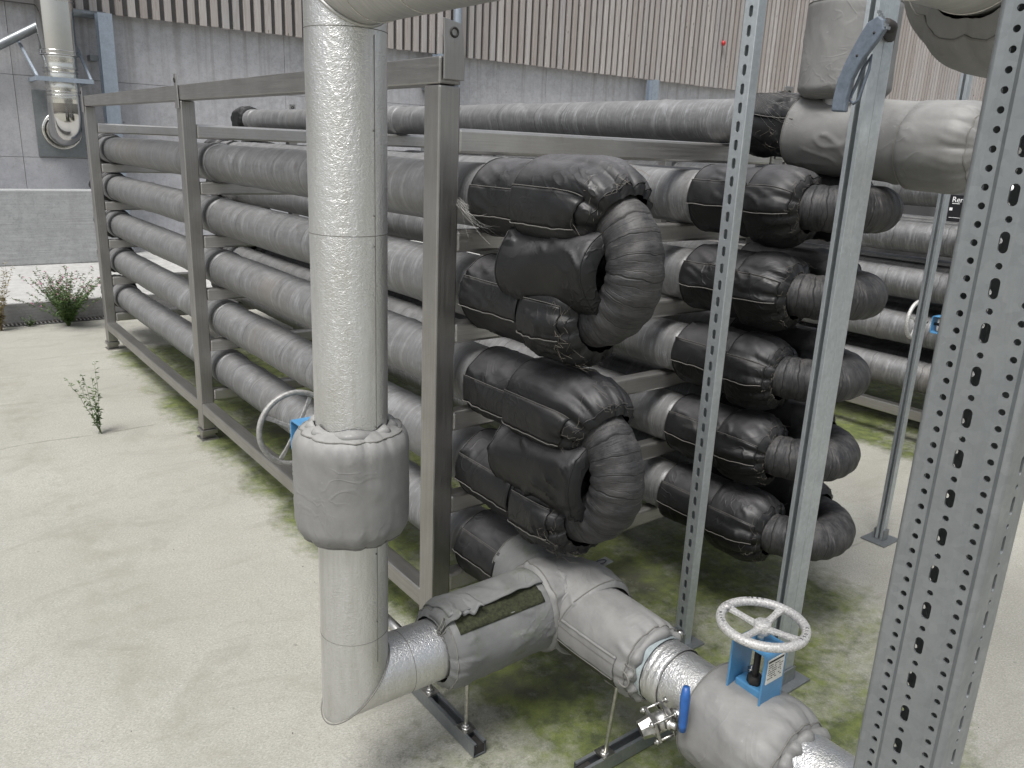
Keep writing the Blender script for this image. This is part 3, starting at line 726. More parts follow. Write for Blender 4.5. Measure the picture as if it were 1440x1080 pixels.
# nameplate on the far rack
t = thing('rating_plate', 'black rating plate with white print on the far rack beside the perforated column', 'plate', (4.6, 2.0, 1.33))
mb = MB(); mb.box(4.60, 4.605, 1.86, 2.13, 1.315, 1.455); pl = mb.build('plate', M['plate'], t)
mb = MB(); mb.box(4.606, 4.668, 1.93, 2.0, 1.33, 1.36); mb.build('mounting_tab', M['postm'], t)
def text(s, size, loc, rot, m, parent, name='lettering', ext=.0006):
    cu = bpy.data.curves.new(name, 'FONT'); cu.body = s; cu.size = size; cu.extrude = ext; cu.align_x = 'LEFT'
    o = bpy.data.objects.new('tmp_text', cu); COL.objects.link(o)
    dg = bpy.context.evaluated_depsgraph_get(); me = bpy.data.meshes.new_from_object(o.evaluated_get(dg)); COL.objects.unlink(o); bpy.data.objects.remove(o)
    me.materials.clear(); me.materials.append(m); me.name = name
    q = bpy.data.objects.new(name, me); COL.objects.link(q)
    if parent is not None:
        q.parent = parent; q.location = Vector(loc) - ORG[parent.name]
    else: q.location = loc
    q.rotation_euler = rot
    return q
FACEX = (R(90), 0, R(-90))     # text reading on a face looking towards -X
text('Rem', .040, (4.599, 2.118, 1.418), FACEX, M['white'], pl)
mb = MB(); rn = random.Random(4)
mb.box(4.5985, 4.5995, 2.075, 2.115, 1.409, 1.412); mb.box(4.5985, 4.5995, 2.108, 2.124, 1.373, 1.388)
for rw in range(8):
    z_ = 1.44 - rw * .0135
    y_ = 2.045
    while y_ > 1.88:
        l = rn.uniform(.008, .03); mb.box(4.5985, 4.5995, y_ - l, y_, z_, z_ + .0022); y_ -= l + .006
mb.box(4.5985, 4.5995, 1.9, 2.12, 1.335, 1.337)
mb.build('print_lines', M['white'], pl)

# ------------------------------------------------------------------ pipe along the top of the near rack and its grey branch
XT, ZT, RT = 2.45, 1.724, .076
ZW = 1.662
t = thing('insulated_pipe', 'weathered grey pipe lying on top of the near rack crossbeams', 'pipe', (XT, 1.9, ZT))
long_pipe('pipe', XT, ZT, 1.74, 6.75, t, r=RT, seed=150)
jacket('pipe_end_jacket', 'black gathered jacket capping the far end of the top pipe', 'insulation jacket', [(XT, 6.72, ZT), (XT, 6.95, ZT)], (0, 0, 1), .07, .108, 151, g=.05, pleat=.01, wr=.01, n=56)
o, P_, f_ = jacket('insulation_jacket', 'cobwebbed black jacket between the top pipe and the grey tee cover', 'insulation jacket', [(XT, 1.86, ZT - .004), (XT, 1.60, ZT - .03)], (0, 0, 1), .082, .100, 152, flap=(R(20), R(75)), g=.05, pleat=.006, wr=.014)
webs('cobweb', P_, f_, .14, o, 5, R(20), R(150), 24, 'nest')
t = thing('branch_pipe', 'silver branch pipe rising and running on from the top pipe at the upper right', 'pipe', (XT, 1.5, ZT))
P = Path([(XT, 1.55, ZW), (XT, -.6, ZW)], (0, 0, 1), .04); mb = MB(); sweep(mb, P, lambda d, a: .078, 48); mb.build('horizontal_pipe', M['stucco'], t)
P = Path([(XT, 1.50, ZT), (XT, 1.50, 3.2)], (1, 0, 0), .04); mb = MB(); sweep(mb, P, lambda d, a: .078, 48); mb.build('riser', M['stucco'], t)
jacket('insulation_jacket', 'light grey cover over the tee at the end of the top pipe', 'insulation jacket', [(XT, 1.66, ZT - .03), (XT, 1.50, ZW + .012), (XT, 1.24, ZW - .002)], (0, 0, 1), .098, .118, 153, flap=None, mat='grey', g=.05, pleat=.004, wr=.006, n=110)
jacket('insulation_jacket', 'light grey tube-shaped cover with drawn mouth on the horizontal branch pipe', 'insulation jacket', [(XT, 1.275, ZW - .008), (XT, 1.06, ZW - .008)], (0, 0, 1), .080, .127, 154, flap=None, mat='grey', g=.04, pleat=.010, wr=.004, mouth=.07, ends=(1, 2), n=110)
jacket('insulation_jacket', 'light grey cover around the upright butterfly valve above the tee', 'insulation jacket', [(XT, 1.525, 1.785), (XT, 1.525, 2.075)], (1, 0, 0), .084, .137, 155, flap=None, mat='grey', g=.028, pleat=.006, wr=.003, ends=(2, 1), mouth=.035, n=110)
# small ring of web between
# lever of the butterfly valve
t = thing('valve_lever', 'curved blue-grey valve lever hanging in front of the upright grey cover', 'valve handle', (2.2, 1.38, 2.05))
CP = Vector((0, 0, 1.6))
LEVX = 1.90
yaw, pit, rol = R(37.84121), R(16.30508), R(2.48595)
CF_ = Vector((math.sin(yaw) * math.cos(pit), math.cos(yaw) * math.cos(pit), -math.sin(pit)))
_r = Vector((math.cos(yaw), -math.sin(yaw), 0)); _u = _r.cross(CF_)
CR_ = _r * math.cos(rol) + _u * math.sin(rol); CU_ = -_r * math.sin(rol) + _u * math.cos(rol)
LV = [(1.1155, 1.9289), (1.1413, 1.9159), (1.1605, 1.8816), (1.1819, 1.8354), (1.1972, 1.7924), (1.2029, 1.7465), (1.2019, 1.7183), (1.1652, 1.7164), (1.1665, 1.7459), (1.1594, 1.7911), (1.1411, 1.8333), (1.115, 1.8676), (1.0959, 1.8969), (1.1015, 1.9186)]
mb = MB(); mb.prism(LV, LEVX - .009, LEVX + .009, 0); mb.build('grip', M['lever'], t, bevel=.004)
mb = MB(); mb.tube([(LEVX + .02, a_, b_) for a_, b_ in [(1.1331, 1.8457), (1.1513, 1.8149), (1.1618, 1.7798), (1.175, 1.7474), (1.1619, 1.7373), (1.1486, 1.7469), (1.1432, 1.7792), (1.1347, 1.8141)]], .004, 8, closed=True); mb.build('latch', M['lever'], t)
mb = MB(); cy, cz = 1.1034, 1.9096
mb.tube([(LEVX + .0095, cy, cz), (LEVX + .05, cy + .01, cz), (2.30, cy + .21, cz), (XT, 1.5, cz)], .015, 12); mb.build('spindle', M['iron'], t)
mb = MB()
for a_, b_ in ((1.1189, 1.8915), (1.1535, 1.844)): mb.tube([(LEVX - .0098, a_, b_), (LEVX - .004, a_, b_)], .0032, 10)
mb.build_each('rivet', M['iron'], t)
mb = MB()
for i in range(7):
    a_, b_ = 1.1204 - .0046 * i, 1.9369 - .0061 * i; mb.box(LEVX - .006, LEVX + .007, a_ - .003, a_ + .0015, b_ - .003, b_ + .0035)
mb.build('toothed_edge', M['galvd'], t)

# ------------------------------------------------------------------ foreground silver pipe run
PX, PY, PZ, PRR = .748, 1.528, .355, .0785
t = thing('silver_pipe_run', 'embossed silver pipe that drops on the left and runs low to the right', 'pipe', (PX, PY, .27))
n = 64; ZTOP = 1.884
def mitre(z_low, z_high, low_first):
    pass
vs = []; fs = []; uv = []
zs_n = 60
def zl(a): return PZ + PRR * math.cos(a)         # inner side (+X) is the short side
def zh(a): return ZTOP + PRR * math.sin(-a) * 1. # mitred towards -Y: short on the -Y side
for i in range(zs_n + 1):
    for k in range(n):
        a = 2 * PI * k / n; z0 = zl(a); z1 = ZTOP + PRR * math.sin(a)
        z_ = z0 + (z1 - z0) * i / zs_n
        vs.append((PX + PRR * math.cos(a), PY + PRR * math.sin(a), z_))
for i in range(zs_n):
    for k in range(n):
        j = (k + 1) % n; fs.append((i * n + k, i * n + j, (i + 1) * n + j, (i + 1) * n + k)); uv.append(((k / n, i * .025), ((k + 1) / n, i * .025), ((k + 1) / n, (i + 1) * .025), (k / n, (i + 1) * .025)))
mb = MB(); mb.add(vs, fs, uv); vp = mb.build('vertical_pipe', M['stucco'], t)
vp2 = None
# seams on the vertical pipe
mb = MB()
for z_ in (1.42, .50, 1.80): ring(mb, (PX, PY, z_), PRR - .0001, 2, .0009, 60)
for a in (R(-75),):
    mb.tube([(PX + (PRR + .0004) * math.cos(a), PY + (PRR + .0004) * math.sin(a), z_) for z_ in np.linspace(.44, 1.79, 30)], .0007, 5)
for z_ in (.55, .72, 1.02, 1.40, 1.46, 1.62):
    a = R(-77); c = Vector((PX + PRR * math.cos(a), PY + PRR * math.sin(a), z_)); d = Vector((math.cos(a), math.sin(a), 0)); mb.tube([c, c + d * .002], .0020, 8)
mb.build_each('seam', M['seam'], vp)
# bottom leg along +X
def leg(p0, p1, r, name, m, parent, mitre_sign=1, nseg=40, up=(0, 0, 1)):
    P = Path([p0, p1], up, .02); mb = MB(); sweep(mb, P, lambda d, a: r, 64, False); return mb.build(name, m, parent)
vs = []; fs = []; uv = []
XE = 1.42
for i in range(41):
    for k in range(n):
        a = 2 * PI * k / n; x0 = PX + PRR * math.sin(a)     # meets the vertical pipe on the 45 degree cut
        x_ = x0 + (XE - x0) * i / 40; sw = 0
        vs.append((x_, PY + PRR * math.cos(a), PZ + PRR * math.sin(a)))
for i in range(40):
    for k in range(n):
        j = (k + 1) % n; fs.append((i * n + k, (i + 1) * n + k, (i + 1) * n + j, i * n + j)); uv.append(((k / n, i * .02), (k / n, (i + 1) * .02), ((k + 1) / n, (i + 1) * .02), ((k + 1) / n, i * .02)))
mb = MB(); mb.add(vs, fs, uv); lp_ = mb.build('low_pipe', M['stucco'], t)
mb = MB(); ring(mb, (.872, PY, PZ), PRR - .0001, 0, .0009, 60); mb.build('seam', M['seam'], lp_)
mb = MB(); mb.tube([(PX + (PRR + .003) * math.cos(a), PY + (PRR + .003) * math.sin(a), PZ + (PRR + .003) * math.cos(a)) for a in np.linspace(0, 2 * PI, 73)[:-1]], .0016, 6, closed=True); mb.build('mitre_lip', M['seam'], t)
# onward leg along -Y, below the near column
X5 = X1
P = Path([(X5, 1.55, PZ), (X5, -.3, PZ)], (0, 0, 1), .02)
mb = MB(); sweep(mb, P, lambda d, a: PRR, 64); mb.build('onward_pipe', M['stucco'], t)
mb = MB(); Pq = Path([(X5, 1.132, PZ), (X5, 1.080, PZ)], (0, 0, 1), .004); sweep(mb, Pq, lambda d, a: PRR + .004 + .0012 * math.sin(d * 900 + 4 * noise.noise(Vector((a * 2, d * 60, 1)))), 64); mb.build('foil_band', M['stucco'], t)
mb = MB(); Pq = Path([(X5, 1.158, PZ), (X5, 1.134, PZ)], (0, 0, 1), .006); sweep(mb, Pq, lambda d, a: PRR + .006, 64); mb.build('tape_band', M['tape'], t)
# the high leg: elbow towards the viewer, then across to the right
YH, RB = .60, .10
pts = [(PX, PY + .0, ZTOP), (PX, YH + RB, ZTOP)] + arc((PX + RB, YH + RB, ZTOP), (-1, 0, 0), (0, -1, 0), RB, 0, PI / 2, 14)[1:] + [(2.3, YH, ZTOP)]
P = Path(pts, (0, 0, 1), .01)
vsw = MB()
def radh(d, a): return PRR
K = len(P.S)
vs = []
for i in range(K):
    for k in range(n):
        a = 2 * PI * k / n
        off = (P.N[i] * math.cos(a) + P.B[i] * math.sin(a)) * PRR
        p = P.P[i] + off
        if P.S[i] < .16:
            # start on the 45 degree cut: y offset equals height offset
            w = 1 - P.S[i] / .16; p = p + Vector((0, off.z * w, 0))
        vs.append(p)
fs = []; uv = []
for i in range(K - 1):
    for k in range(n):
        j = (k + 1) % n; fs.append((i * n + k, i * n + j, (i + 1) * n + j, (i + 1) * n + k))
        uv.append(((k / n, P.S[i]), ((k + 1) / n, P.S[i]), ((k + 1) / n, P.S[i + 1]), (k / n, P.S[i + 1])))
vsw.add(vs, fs, uv); hp = vsw.build('high_pipe', M['alu'], t)
mb = MB(); mb.tube([(PX + (PRR + .002) * math.cos(a), PY + (PRR + .002) * math.sin(a), ZTOP + (PRR + .002) * math.sin(a)) for a in np.linspace(0, 2 * PI, 73)[:-1]], .004, 6, closed=True)
mb.build('mitre_lip', M['alu'], t)
mb = MB()
for y_ in (1.40, 1.24, .95): ring(mb, (PX, y_, ZTOP), PRR + .0004, 1, .0013, 60)
for x_ in (.95, 1.10, 1.24): ring(mb, (x_, YH, ZTOP), PRR + .0004, 0, .0013, 60)
mb.build_each('lap_seam', M['ss'], hp)

# valve cover on the vertical pipe with its valve
jacket('insulation_jacket', 'smooth mid-grey drawstring cover around the valve on the vertical silver pipe', 'insulation jacket', [(PX, PY, .745), (PX, PY, 1.012)], (1, 0, 0), .081, .126, 201, flap=None, mat='grey', g=.04, pleat=.007, wr=.0025, ends=(2, 2), mouth=.05, n=120)
def ruffle(name, c, axis, r, parent, m, seed, w=.018, n=90, lift=.012):
    c = Vector(c); ax = Vector({0: (1, 0, 0), 1: (0, 1, 0), 2: (0, 0, 1)}[abs(axis)]) * (1 if axis >= 0 else -1)
    u = Vector((1, 0, 0)) if abs(axis) != 0 else Vector((0, 1, 0)); v = ax.cross(u)
    mb = MB(); vs = []
    for k in range(n):
        a = 2 * PI * k / n; q = .5 + .5 * math.sin(9 * a + 2.5 * math.sin(2 * a + seed) + seed)
        for j in range(5):
            f = j / 4
            rr = r + (.002 + .010 * math.sin(f * PI)) * (.45 + q) + f * .006
            h = w * (1 - f) * (.5 + .5 * q) - lift * f
            vs.append(c + (u * math.cos(a) + v * math.sin(a)) * rr + ax * h)
    fs = [(k * 5 + j, k * 5 + j + 1, ((k + 1) % n) * 5 + j + 1, ((k + 1) % n) * 5 + j) for k in range(n) for j in range(4)]
    mb.add(vs, fs); return mb.build(name, m, parent, solid=.002)
ruffle('gathered_mouth', (PX, PY, 1.003), 2, .080, JK[-1], M['grey'], 1)

def handwheel(parent, c, axis, rad, m, up=(0, 0, 1), rot=0, k_=1.):
    c = Vector(c); ax = Vector(axis).normalized(); u = Vector(up); u = (u - ax * u.dot(ax)).normalized(); v = ax.cross(u)
    def D(a): return u * math.cos(a) + v * math.sin(a)
    mb = MB()
    N = 64; vs = []; prof = [(-.0095, -.0055), (-.006, -.0085), (.004, -.009), (.0085, -.006), (.0095, 0), (.0085, .006), (.004, .009), (-.006, .0085), (-.0095, .005)]
    for k in range(N):
        a = 2 * PI * k / N
        for (pr_, ph) in prof: vs.append(c + D(a) * (rad + (-.0095 + pr_) * k_) + ax * ph * k_)
    m_ = len(prof); fs = [(k * m_ + j, ((k + 1) % N) * m_ + j, ((k + 1) % N) * m_ + (j + 1) % m_, k * m_ + (j + 1) % m_) for k in range(N) for j in range(m_)]
    mb.add(vs, fs); hw = mb.build('handwheel', m, parent)
    for k in range(4):
        a = rot + k * PI / 2; s = MB()
        p0 = c + D(a) * .016 - ax * .008; p1 = c + D(a) * (rad - .014)
        w = D(a + PI / 2); vs = []
        for p, ww in ((p0, .0085), (p0.lerp(p1, .5), .0065), (p1, .0095)):
            for i, j in ((-1, -1), (1, -1), (1, 1), (-1, 1)): vs.append(p + w * (ww * i * k_) + ax * (.0045 * j * k_))
        fs = [(q * 4 + j, q * 4 + (j + 1) % 4, q * 4 + 4 + (j + 1) % 4, q * 4 + 4 + j) for q in range(2) for j in range(4)] + [(0, 3, 2, 1), (8, 9, 10, 11)]
        s.add(vs, fs, smooth=False); s.build('spoke', m, hw, bevel=.002)
    s = MB(); s.tube([c - ax * .022, c - ax * .014, c + ax * .002, c + ax * .0045], [.0175, .0185, .0185, .0165], 28); s.build('hub', m, hw)
    s = MB(); s.tube([c - ax * .06, c - ax * .01], .008, 12); s.build('spindle', M['ss'], parent)
    return hw
def lettering(hw, c, axis, up, rad, s, a0, step, size):
    c = Vector(c); ax = Vector(axis).normalized(); u = Vector(up); u = (u - ax * u.dot(ax)).normalized(); v = ax.cross(u)
    for i, ch in enumerate(s):
        a = a0 - i * step; d = u * math.cos(a) + v * math.sin(a); tdir = u * math.sin(a) - v * math.cos(a)
        mtx = Matrix((tdir, d, ax)).transposed().to_4x4()
        o = text(ch, size, (0, 0, 0), (0, 0, 0), M['ink'], None, 'raised_letter', .0003)
        mtx.translation = c + d * (rad - .0125) + ax * .0093 - ORG[hw.name]
        o.parent = hw; o.matrix_local = mtx
# valve on the vertical pipe (points away, +Y)
t = thing('gate_valve', 'blue valve with upright grey handwheel sticking out behind the vertical silver pipe', 'valve', (PX, PY, .89), 'blue gate valves with handwheels')
def yoke(parent, base, ax, side, w, half, L, th=.005):
    """U-frame: two side plates along ax, a head and a foot plate; side = direction the plates are apart, w = plate width"""
    b = Vector(base); ax = Vector(ax).normalized(); sd = Vector(side).normalized(); wd = ax.cross(sd)
    def bx(mb, c, a, s_, w_):
        vs = [c + ax * (a * i) + sd * (s_ * j) + wd * (w_ * k) for i in (-1, 1) for j in (-1, 1) for k in (-1, 1)]
        mb.add(vs, [(0, 1, 3, 2), (4, 6, 7, 5), (0, 4, 5, 1), (2, 3, 7, 6), (0, 2, 6, 4), (1, 5, 7, 3)], smooth=False)
    r_ = .010
    # closed loop profile in (sd, ax) extruded along wd, with rounded corners
    def loop(hs, z0, z1, r):
        pts = []
        for cx, cz, t0 in ((hs - r, z1 - r, 0), (-hs + r, z1 - r, 90), (-hs + r, z0 + r, 180), (hs - r, z0 + r, 270)):
            for q in range(5):
                a = R(t0 + 90 * q / 4); pts.append((cx + r * math.cos(a), cz + r * math.sin(a)))
        return pts
    lo = loop(half, 0, L, .012); li = loop(half - th, th, L - th, .008); m = len(lo); vs = []
    for k in (-1, 1):
        for P_ in (lo, li):
            for (x_, z_) in P_: vs.append(b + sd * x_ + ax * z_ + wd * (w / 2 * k))
    fs = []
    for i in range(m):
        j = (i + 1) % m
        fs += [(i, j, 2 * m + j, 2 * m + i), (m + i, 3 * m + i, 3 * m + j, m + j), (i, m + i, m + j, j), (2 * m + i, 2 * m + j, 3 * m + j, 3 * m + i)]
    mb = MB(); mb.add(vs, fs, smooth=False); y = mb.build('yoke', M['blue'], parent, bevel=.0012)
    mb = MB(); mb.tube([b + ax * .004, b + ax * (L - .002)], .0075, 12); mb.tube([b + ax * .028 + wd * .0, b + ax * .050], .017, 6); mb.build('stem', M['iron'], parent)
    mb = MB(); mb.bar(b + ax * .022 - sd * (half - .008), b + ax * .022 + sd * (half - .008), .02, w * .5, up=wd)
    mb.build('gland_flange', M['blue'], parent, bevel=.003)
    mb = MB()
    for s_ in (-1, 1):
        q = b + sd * (s_ * (half - .02)) - wd * (w * .28)
        mb.tube([q, q + ax * .052], .0035, 8); mb.tube([q + ax * .031, q + ax * .040], .0075, 6); mb.tube([q + ax * .041, q + ax * .045], .009, 12)
    mb.build_each('gland_bolt', M['ss'], parent) if False else mb.build('gland_bolt', M['ss'], parent)
    return y
yoke(t, (PX - .0, PY + .145, .90), (0, 1, 0), (0, 0, 1), .06, .042, .13)
handwheel(t, (PX - .0, PY + .315, .90), (0, 1, 0), .10, M['wheel_backlit'], rot=.5, k_=.68)
mb = MB(); mb.tube([(PX, PY + .02, .90), (PX, PY + .146, .90)], .03, 20); mb.build('bonnet', M['blue'], t)

# valve on the low pipe (upright)
VY = .875
t = thing('gate_valve', 'blue upright valve with flat grey handwheel and white label in the foreground', 'valve', (X5, VY, .45), 'blue gate valves with handwheels')
ZB = .446
y = yoke(t, (X5, VY, ZB), (0, 0, 1), (0, 1, 0), .078, .045, .140)
mb = MB(); mb.tube([(X5, VY, PZ), (X5, VY, ZB + .001)], .032, 24); mb.build('bonnet', M['blue'], t)
hw = handwheel(t, (X5, VY, .628), (0, 0, 1), .1, M['wheel'], up=(1, 0, 0), rot=R(8))
lettering(hw, (X5, VY, .628), (0, 0, 1), (1, 0, 0), .1, 'CLOSE', R(-52), R(8), .0095)
lettering(hw, (X5, VY, .628), (0, 0, 1), (1, 0, 0), .1, 'OPEN', R(150), R(7), .0085)
lettering(hw, (X5, VY, .628), (0, 0, 1), (1, 0, 0), .1, 'OPEN', R(60), R(7), .0085)
mb = MB(); mb.tube([(X5 - .02, VY + .083, .632), (X5 - .02, VY + .083, .6395)], .0095, 14); mb.build('boss', M['wheel'], hw)
mb = MB(); mb.box(X5 - .030, X5 + .030, VY - .0465, VY - .0452, ZB + .065, ZB + .125); lb = mb.build('label', M['label'], y)
mb = MB(); mb.box(X5 - .028, X5 + .026, VY - .0472, VY - .0467, ZB + .1175, ZB + .1215)
rn = random.Random(12)
for rw in range(7):
    x_ = X5 - .027; z_ = ZB + .1105 - rw * .0056
    while x_ < X5 + .02:
        l = rn.uniform(.002, .008)
        if rn.random() < .75: mb.box(x_, min(x_ + l, X5 + .026), VY - .0472, VY - .0467, z_, z_ + .0011)
        x_ += l + .0015
mb.build('label_print', M['iron'], lb)

jacket('insulation_jacket', 'smooth light grey cover around the foreground upright valve', 'insulation jacket', [(X5, .985, PZ - .015), (X5, .735, PZ - .018)], (0, 0, 1), .083, .127, 203, flap=None, mat='grey', g=.04, pleat=.009, wr=.004, mouth=.06, n=120)
ruffle('gathered_mouth', (X5, .735, PZ - .01), -1, .083, JK[-1], M['grey'], 2, w=.022)
# covers on the low run
o, P_, f_ = jacket('insulation_jacket', 'weathered grey cover with peeled flap and mossy fastening strip on the low pipe', 'insulation jacket', [(.965, PY, PZ), (1.305, PY, PZ + .004)], (0, 0, 1), .085, .113, 205, flap=None, mat='greyd', g=.02, pleat=.006, wr=.006, ends=(2, 1), mouth=.045, n=120)
# T=+X, N=up -> B = T x N = (0,-1,0): angle grows towards the viewer
mb = MB(); patch(mb, P_, f_, .03, .30, R(12), R(48), .0022, 30, 8); vs_ = mb.build('fastening_strip', M['velcro'], o, solid=.002)
def peeled(P, f, d0, d1, t0, t1, nd=36, nt=14, lift=.03, seed=0):
    mb = MB(); vs = []
    for i in range(nd + 1):
        u = i / nd; d = d0 + (d1 - d0) * u
        for k in range(nt + 1):
            q = k / nt; a = t0 + (t1 - t0) * q
            b = .006 + lift * q ** 2 * (.55 + .45 * math.sin(u * 9 + seed)) + .008 * q * noise.noise(Vector((u * 7, q * 2, seed)))
            vs.append(P.at(d, a + .06 * noise.noise(Vector((u * 6, seed, 1))) * q, f(d, a) + b))
    m = nt + 1; mb.add(vs, [(i * m + k, i * m + k + 1, (i + 1) * m + k + 1, (i + 1) * m + k) for i in range(nd) for k in range(nt)]); return mb
fl = peeled(P_, f_, .015, .325, R(-42), R(24), lift=.016, seed=2).build('peeled_flap', M['greyd'], o, solid=.003)
fl2 = peeled(P_, f_, -.0, .11, R(-10), R(30), lift=.024, seed=5).build('torn_corner', M['greyd'], o, solid=.003)
# cord loops at the mouth
mb = MB(); c = P_.at(.01, R(25), .105)
for s_ in range(3):
    pts = []
    for i in range(22):
        a = 2 * PI * i / 22; pts.append(c + Vector((-.010 + .012 * math.cos(a) + .006 * s_, -.004 + .010 * math.sin(a * 2) * .6, -.005 + (.024 - .004 * s_) * math.sin(a) - .010 * s_)))
    mb.tube(pts, .0022, 6, closed=True)
mb.build('knotted_cord', M['cord'], o)
mb = MB(); mb.tube([(1.09, PY - .04, PZ - .075), (1.09, PY - .055, PZ - .088), (1.03, PY - .055, PZ - .088), (.99, PY - .045, PZ - .080)], .006, 8)
# tee cover: a skirt around the tee, flaring
jacket('insulation_jacket', 'pale grey skirt-like cover over the elbow where the low pipe turns', 'insulation jacket', [(1.285, PY, PZ + .012), (1.335, PY - .002, PZ + .012)] + arc((1.335, PY - .09, PZ + .010), (0, 1, 0), (1, 0, 0), .085, 0, PI / 2, 8)[1:] + [(1.415, 1.39, PZ)], (0, 0, 1), .112, .122, 207, flap=None, mat='grey', g=.03, pleat=.007, wr=.011, n=110)
jacket('insulation_jacket', 'dusty grey-brown cover joining the lowest pipe to the low elbow', 'insulation jacket', [(X5, 1.74, LEV[0]), (X5 + .004, 1.50, PZ + .012)], (0, 0, 1), .095, .112, 209, flap=None, mat='greyd', g=.03, pleat=.003, wr=.005, n=96)
o, P_, f_ = jacket('insulation_jacket', 'grey cover with velcro flap and cord on the low pipe before the tape band', 'insulation jacket', [(X5, 1.435, PZ), (X5, 1.160, PZ)], (0, 0, 1), .086, .108, 211, flap=None, mat='grey', g=.02, pleat=.007, wr=.005, ends=(1, 2), mouth=.05, n=110)
mb = MB(); patch(mb, P_, f_, .02, .235, R(70), R(104), .004, 26, 8, .002, 2); fl = mb.build('closure_flap', M['grey'], o, solid=.003)
mb = MB()
for th, o__ in ((72, .0075), (80, .006), (102, .008)): mb.tube([P_.at(d, R(th), f_(d, R(th)) + o__) for d in np.linspace(.02, .235, 20)], .0010, 5)
mb.build_each('stitching', M['cord'], fl)
mb = MB(); patch(mb, P_, f_, .0, .235, R(104), R(122), .002, 26, 6); mb.build('fastening_strip', M['velcro'], o, solid=.002)
mb = MB()
for d_, e_ in ((.003, .012), (.010, .016)): mb.tube([P_.at(d_ - .004, 2 * PI * k / 50, f_(.02, 0) + e_ - .010) for k in range(50)], .0055, 8, closed=True)
mb.build('rolled_edge', M['grey'], o)
ruffle('gathered_mouth', (X5, 1.160, PZ), -1, .083, o, M['grey'], 6, w=.02)
mb = MB(); c = P_.at(.275, R(75), .10)
mb.tube([c + Vector((.004 * math.sin(a * 3), .018 * math.cos(a), -.006 + .022 * math.sin(a) * .7)) for a in np.linspace(0, 2 * PI, 24)[:-1]], .0022, 6, closed=True)
mb.tube([c + Vector((-.004, .012 + .02 * math.cos(a), -.035 + .02 * math.sin(a))) for a in np.linspace(0, 2 * PI, 24)[:-1]], .003, 6, closed=True); mb.build('cord_loop', M['cord'], o)
# loop patch with eyelet on the elbow cover
t = thing('fabric_tab', 'grey fabric tab with an oval loop on top of the low elbow cover', 'tab', (1.47, 1.45, .47))
mb = MB(); mb.bar((1.455, 1.475, .462), (1.53, 1.475, .470), .035, .004); tb = mb.build('tab', M['greyd'], t, bevel=.002)
mb = MB(); mb.tube([(1.495 + .020 * math.cos(a), 1.475 + .009 * math.sin(a), .4715) for a in np.linspace(0, 2 * PI, 24)[:-1]], .0018, 6, closed=True); mb.build('loop', M['ink'], tb)
# ball valve on the low run
BY, BX, BZ = 1.020, 1.272, .336
t = thing('ball_valve', 'small stainless ball valve with blue lever on the low pipe', 'valve', (BX, BY, BZ))
AX = Vector((-.86, .36, -.34)).normalized(); SD = Vector((0, 0, 1)); SD = (SD - AX * SD.dot(AX)).normalized(); WD = AX.cross(SD)
C0 = Vector((BX, BY, BZ))
mb = MB(); mb.tube([C0 - AX * .028, C0 + AX * .018], [.024, .024], 24); mb.build('body', M['ss'], t)
mb = MB()
for s0, s1 in ((.018, .052),):
    mb.tube([C0 + AX * s0, C0 + AX * (s1 - .004), C0 + AX * s1], [.026, .0215, .0215], 8)
so = mb.build('end_socket', M['ss'], t, sharp=30)
mb = MB(); mb.tube([C0 + AX * .040, C0 + AX * .0528], .0155, 20); mb.build('bore', M['iron'], so)
for s_ in (-.022, .016):
    mb = MB(); c = C0 + AX * s_
    ps = [(.034, .034), (-.034, .034), (-.034, -.034), (.034, -.034)]
    mb.add([c + SD * a * .9 + WD * b * .9 + AX * h for h in (0, .007) for a, b in ps], [(0, 1, 2, 3), (7, 6, 5, 4)] + [(i, i + 4, (i + 1) % 4 + 4, (i + 1) % 4) for i in range(4)], smooth=False)
    mb.build('flange', M['ss'], t, bevel=.0012)
for a, b in ((.026, .026), (-.026, .026), (-.026, -.026), (.026, -.026)):
    mb = MB(); q = C0 + SD * a + WD * b; mb.tube([q - AX * .034, q + AX * .034], .0034, 8)
    mb.tube([q - AX * .036, q - AX * .029], .0072, 6); mb.tube([q + AX * .023, q + AX * .030], .0072, 6); mb.build('bolt', M['ss'], t)
mb = MB(); q = C0 - AX * .003; ST = (Vector((-.10, -.90, .32))).normalized(); mb.tube([q, q + ST * .05], .008, 12); mb.tube([q + ST * .026, q + ST * .036], .014, 6); mb.build('stem', M['ss'], t)
mb = MB(); e = q + ST * .046
pts = [Vector(q) for q in ((1.256, .944, .368), (1.256, .945, .385), (1.257, .946, .42), (1.257, .947, .455), (1.258, .948, .480))]
mb.tube(pts, [.0075, .0095, .0105, .0115, .0075], 12); mb.build('lever', M['bluelever'], t)
mb = MB(); mb.tube([C0 - AX * .03, (X5 - .06, BY - .02, PZ - .02)], .017, 16); mb.build('branch_stub', M['ss'], t)
# small fittings glimpsed behind the vertical pipe
t = thing('drain_cock', 'small steel drain fitting behind the vertical silver pipe near the rack post', 'valve', (.93, 1.80, .31))
mb = MB(); mb.tube([(.93, 1.60, .36), (.93, 1.76, .36)], .014, 12); mb.build('branch_stub', M['ss'], t)
mb = MB(); mb.box(.905, .955, 1.76, 1.768, .335, .385); mb.box(.905, .955, 1.80, 1.808, .335, .385); mb.build('flange', M['ss'], t, bevel=.002)
mb = MB()
for a, b in ((.912, .342), (.948, .342), (.912, .378), (.948, .378)): mb.tube([(a, 1.752, b), (a, 1.816, b)], .003, 8)
mb.tube([(.93, 1.768, .36), (.93, 1.80, .36)], .018, 16); mb.build('body', M['ss'], t)

